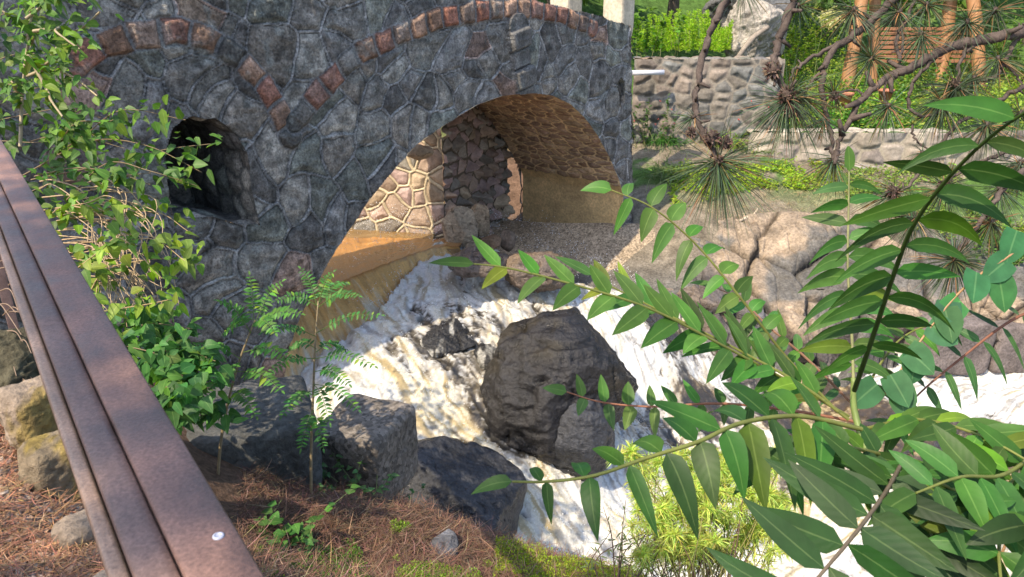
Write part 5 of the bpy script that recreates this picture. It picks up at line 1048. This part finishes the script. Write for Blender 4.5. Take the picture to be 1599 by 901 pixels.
# tangled dry twigs
tw = empty('dry_twigs', P(100, 420, 4.3), 'tangle of bare tan twigs hanging beside the railing', 'dry twigs')
for q in range(3):
    mb = MB()
    for k in range(22):
        x0 = 40+110*rng.random()+q*12; y0 = 280+170*rng.random(); c_ = catmull([P(x0, y0, 4.4), P(x0+40*rng.random()+15, y0-12*rng.random(), 4.3), P(x0+50+50*rng.random(), y0+40*rng.random(), 4.25), P(x0+60+60*rng.random(), y0+60+50*rng.random(), 4.2)], 5); tube(mb, c_, [.0045, .002], 4, (.40,.29,.17), cap=False)
    mb.build('twig', M['stem'], tw)
mb = MB()
for k in range(26):
    x0 = -30+50*rng.random(); y0 = 330+260*rng.random(); c_ = catmull([P(x0, y0, 3.6), P(x0+20, y0-20*rng.random(), 3.5), P(x0+30+30*rng.random(), y0+50*rng.random(), 3.4)], 5); tube(mb, c_, [.004, .002], 4, (.22,.15,.10), cap=False)
o = mb.build('dry_twigs', M['stem']); tag(o, 'dark bare twigs at the left edge behind the lower flange of the railing', 'dry twigs')
# weeds
def weed(px, py, label, n=60, r=.12, L=.06, Wd=.03, col=(.06,.15,.03), h=.16, nst=9, lift=0):
    b = T(px, py)+np.array([0, 0, lift]); root = empty('weed', b, label, 'weed', 'weeds on the near bank'); ms = MB(); cs = spray_stems(ms, b, r*.4, nst, h, (.12,.16,.05), .003, r*.8); ms.build('stem', M['stem'], root); ml = MB()
    for c_ in cs:
        k = rng.integers(2, len(c_), n//nst); d = rdir(len(k)); d[:, 2] = .1; leaves(ml, c_[k]+rdir(len(k))*.02, d, (0, -.3, 1), L*(.5+.8*rng.random(len(k))), Wd*(.5+.8*rng.random(len(k))), .3, .12, 'ovate', 4, vary(col, len(k), .3))
    ml.build('foliage', M['leaf'], root)
weed(425, 850, 'leafy green weed beside the railing on the near bank', 80, .16, .07, .05)
weed(555, 775, 'low green weed in front of the pebbly concrete block', 110, .2, .055, .035, (.07,.14,.045))
weed(600, 775, 'small pale green weed at the right foot of the pebbly concrete block', 50, .1, .05, .035, (.08,.16,.06))
weed(690, 800, 'weed with blue green leaves on the dark wet slab', 50, .12, .07, .035, (.06,.14,.07), lift=.12)
weed(500, 640, 'small weed between the mossy boulder and the concrete block', 40, .1, .05, .03, (.09,.15,.04), lift=.2)
weed(470, 880, 'tiny weed at the bottom edge near the railing', 40, .08, .05, .03, (.08,.17,.04))
grass_clump('grass_tuft', T(735, 810)+[0, 0, .05], .02, 26, .32, .006, (.14,.20,.07), 'thin grass tuft leaning over the dark wet slab', group=None, spread=1.0, cat='grass tuft')
mb = MB(); tube(mb, catmull([T(487, 765)+[0,0,.02], T(515, 785)+[0, 0, .03], T(528, 815)+[0, 0, .03], T(520, 860)+[0, 0, .02], T(505, 900)+[0, 0, .02]], 6), [.010, .006], 7, (.22,.15,.10), .15); tag(mb.build('root', M['bark']), 'thin bare root curling over the pine needles', 'root')
# yellow green narrow leaved shrub over the water
b = P(1090, 1010, 3.9); b[2] = gz(b)
ws_ = empty('willow_shrub', b, 'yellow green shrub with narrow willow like leaves above the lower rapids', 'shrub')
mb = MB(); ml = MB()
for k in range(84):
    tx = 985+240*rng.random(); ty = 712+165*rng.random(); d = 3.7+.5*rng.random(); e = P(tx, ty, d); c_ = catmull([b+[rng.normal()*.06, rng.normal()*.06, 0], (b+e)/2+rng.normal(size=3)*.08, e, e+np.array([rng.normal()*.10, -.03, .05])], 6)
    tube(mb, c_, [.004, .0015], 5, (.22,.20,.07) if k % 3 else (.12,.07,.05), cap=False)
    n = 260; kk = .45+.55*rng.random(n)**.7; L = len(c_)-1; i = np.minimum((kk*L).astype(int), L-1); p = c_[i]+(c_[i+1]-c_[i])*(kk*L-i)[:, None]; dd = rdir(n)+[0, 0, .25]
    leaves(ml, p, dd, rdir(n), .075*(.5+.7*rng.random(n)), .005, .25, .1, 'lance', 3, vary((.46,.52,.13), n, .35, .2), curl=.15*rng.normal(size=n))
mb.build('stem', M['stem'], ws_); ml.build('foliage', M['thin'], ws_)
b = P(960, 985, 3.9); b[2] = gz(b); mb = MB(); rt = empty('bare_shrub', b, 'sparse twiggy shrub with few pale leaves at the bottom edge over the foam', 'shrub')
ml = MB()
for k in range(16):
    e = P(930+170*rng.random(), 780+90*rng.random(), 3.9); c_ = catmull([b, (b+e)/2+rng.normal(size=3)*.07, e], 6); tube(mb, c_, [.0045, .0018], 5, (.14,.09,.06), cap=False)
    n = 16; kk = .4+.6*rng.random(n); L = len(c_)-1; i = np.minimum((kk*L).astype(int), L-1); leaves(ml, c_[i], rdir(n)+[0, 0, .3], rdir(n), .05, .009, .2, .1, 'lance', 3, vary((.26,.30,.14), n, .3))
mb.build('stem', M['stem'], rt); ml.build('foliage', M['thin'], rt)

# ---------------------------------------------------------------- pine hanging in from the upper right
pt = empty('pine_tree', (5.2, 2.0, -6.0), 'pine whose crooked dark twigs and long needle tufts hang into the upper right', 'pine tree')
mb = MB(); tube(mb, catmull([(5.2, 2.0, -6.2), (5.0, 2.1, -2), (4.9, 2.2, 1.2), (4.7, 2.3, 4.5)], 6), [.2, .17, .11], 12, (.15,.10,.07), .12); mb.build('trunk', M['bark'], pt)
BK = (.085,.065,.055)
def twig(pts, r0, r1, name='branch', seg=7):
    c_ = catmull([P(*q) for q in pts], seg); c_ = c_+rng.normal(size=c_.shape)*.0025; mb = MB(); tube(mb, c_, [r0, r1], 7, BK, .25)
    for k in range(3, len(c_)-1, 5): rk_ = c_[k]; tube(mb, [rk_, rk_+rdir(1)[0]*r0*2.6], [r0*.5, r0*.25], 5, BK)
    return mb.build(name, M['bark'], pt)
D_ = 2.3
j0 = (1760, 20, 2.5)
twig([(2600, -120, 2.9), (1980, -60, 2.7), j0, (1599, 50, D_), (1530,62,D_), (1480,76,D_), (1420,106,D_), (1385,122,D_), (1350,152,D_), (1328,185,D_), (1310,222,D_), (1303,250,D_)], .022, .006, 'branch')
twig([(1900, -160, 2.7), (1600, -140, 2.5), (1250,-50,D_), (1240,0,D_), (1216,60,D_), (1210,100,D_), (1225,140,D_), (1230,165,D_)], .018, .009)
twig([(1500, -120, 2.6), (1180,-60,D_), (1135,0,D_), (1106,60,D_), (1090,130,D_), (1085,170,D_), (1100,215,D_), (1118,240,D_), (1122,262,D_)], .014, .007)
twig([(1600, -140, 2.5), (1450,-60,D_), (1395,0,D_), (1340,50,D_), (1302,78,D_), (1286,110,D_), (1285,150,D_), (1296,200,D_), (1303,250,D_)], .014, .006)
twig([(1450,-60,D_), (1385,10,D_), (1330,55,D_), (1262,92,D_), (1238,115,D_), (1232,140,D_)], .008, .004, 'twig')
twig([(1286,110,D_), (1262,135,D_), (1245,165,D_)], .005, .003, 'twig')
twig([(1480,76,D_), (1442,108,D_), (1424,135,D_), (1418,165,D_), (1440,183,D_), (1470,172,D_)], .007, .004, 'twig')
twig([(1510,68,D_), (1500,100,D_), (1492,135,D_)], .006, .004, 'twig')
twig([(1599,40,D_), (1588,60,D_), (1570,92,D_), (1553,120,D_), (1520,125,D_)], .009, .005, 'twig')
twig([(1720,80,2.4), (1599,135,D_), (1560,155,D_), (1500,190,D_), (1470,225,D_), (1425,285,D_), (1395,305,D_)], .008, .004)
twig([(1720,180,2.4), (1599,228,D_), (1540,250,D_), (1490,275,D_), (1475,295,D_)], .007, .004)
twig([(1720,220,2.2), (1599,268,2.1), (1560,305,2.1), (1520,362,2.1), (1490,405,2.1)], .010, .006)
twig([(1425,195,D_), (1428,215,D_), (1445,230,D_), (1460,238,D_)], .004, .002, 'twig')
twig([(1405,95,D_), (1400,60,D_), (1425,10,D_), (1440,-40,D_)], .006, .004, 'twig')
twig([(1405,98,D_), (1410,60,D_), (1405,20,D_)], .004, .003, 'twig')
twig([(1340,50,D_), (1332,35,D_), (1330,20,D_)], .004, .003, 'twig')
twig([(1599,135,D_), (1580,110,D_), (1560,95,D_)], .004, .003, 'twig')
twig([(1480,76,D_), (1500,60,D_), (1510,40,D_)], .004, .003, 'twig')
twig([(1560,155,D_), (1550,175,D_), (1540,200,D_)], .004, .003, 'twig')
twig([(1385,122,D_), (1380,145,D_), (1385,170,D_)], .004, .003, 'twig')
twig([(1350,152,D_), (1335,140,D_), (1300,146,D_)], .004, .003, 'twig')
def cluster(px, py, d, r, n, dr, name='needle_cluster', col=(.065,.095,.05), spread=1.0):
    c = P(px, py, d); L = r/F*d; mb = MB(); dd = rdir(n)*spread+np.array(dr, float); base = c+dd/np.linalg.norm(dd, axis=1)[:, None]*L*.12*rng.random((n, 1))-np.array(dr)*L*.25*rng.random((n, 1))
    cc = vary(col, n, .4, .2); dry = rng.random(n) > .86; cc[dry] = vary((.24,.13,.06), dry.sum(), .3)
    leaves(mb, base, dd, rdir(n), L*(.65+.45*rng.random(n)), .0024, .12+.1*rng.random(n), .3, 'blade2', 4, cc, curl=.06*rng.normal(size=n))
    tube(mb, [c-np.array(dr)*L*.3, c+np.array(dr)*L*.05], [.008, .005], 7, (.07,.05,.04), .3); return mb.build(name, M['needle'], pt)
def clump(px, py, d, r, seed):
    c = P(px, py, d); mb = MB(); n = 90; v = rdir(n); L = r/F*d
    leaves(mb, c+v*L*.4, v, rdir(n), L*.7, L*.3, .1, .2, 'ovate', 2, vary((.11,.07,.055), n, .4)); rock(mb, c, (L*.6, L*.6, L*.75), seed, sub=3, amp=.15, colr=(.07,.05,.04)); return mb.build('cone', M['bark'], pt)
for q in ((1122,262,D_,112,260,(.1,-.1,-.55)), (1231,162,D_,95,240,(.15,-.1,-.55)), (1360,90,D_,62,120,(-.3,-.1,.1)), (1492,140,D_,78,200,(-.2,-.1,-.3)), (1470,165,D_,70,140,(.1,0,-.5)), (1245,150,D_,80,90,(.6,-.1,-.7)),
          (1301,145,D_,40,70,(-.2,0,.1)), (1490,408,2.1,72,230,(0,-.1,-.1)), (1395,305,D_,70,150,(-.2,0,-.5)), (1475,295,D_,70,150,(0,0,-.3)), (1425,345,2.2,66,120,(-.3,0,-.4)), (1560,300,D_,60,110,(.1,0,-.6)), (1400,20,D_,60,90,(-.4,0,-.2)),
          (1440,240,D_,30,40,(0,0,-.5)), (1300,255,D_,60,90,(0,0,-.7)), (1520,125,D_,50,80,(0,0,-.5)), (1590,180,D_,60,90,(-.3,0,-.4)), (1550,20,D_,60,80,(-.3,0,-.4)), (1250,10,D_,50,60,(.4,0,-.2)), (1160,-20,D_,60,90,(.1,0,-.4)), (1080,185,D_,40,40,(-.5,0,-.4)), (1330,20,D_,60,110,(-.3,0,-.5)), (1440,60,D_,55,110,(.2,0,-.6)), (1560,95,D_,60,130,(.2,0,-.4)), (1385,170,D_,55,90,(-.2,0,-.5)), (1540,200,D_,65,130,(0,0,-.5)), (1450,10,D_,60,120,(.3,0,-.3)), (1510,40,D_,55,110,(.1,0,-.6)), (1590,260,D_,60,110,(-.2,0,-.6)), (1545,350,2.1,60,110,(-.2,0,-.5)), (1285,190,D_,40,60,(-.2,0,-.6))): cluster(*q)
for i, (x, y, r) in enumerate(((1112,216,15), (1133,222,12), (1080,206,10), (1206,110,16), (1228,148,15), (1236,172,13), (1303,150,9), (1492,128,9), (1475,290,12), (1395,300,12), (1425,340,10), (1122,250,9))): clump(x, y, D_-.02, r, 500+i)

# ---------------------------------------------------------------- trees out of the picture on the left that shade the near bank
for (x, y, hh_, cr, lb) in ((-3.9, -1.9, 9.0, 1.0, 'tree on the path left of and behind the photographer'),):
    tree((x, y, float(H(np.array(x), np.array(y)))), hh_, cr, (.06,.13,.03), lb, k, n=3200, L=.2, group='trees beside the path'); k += 1
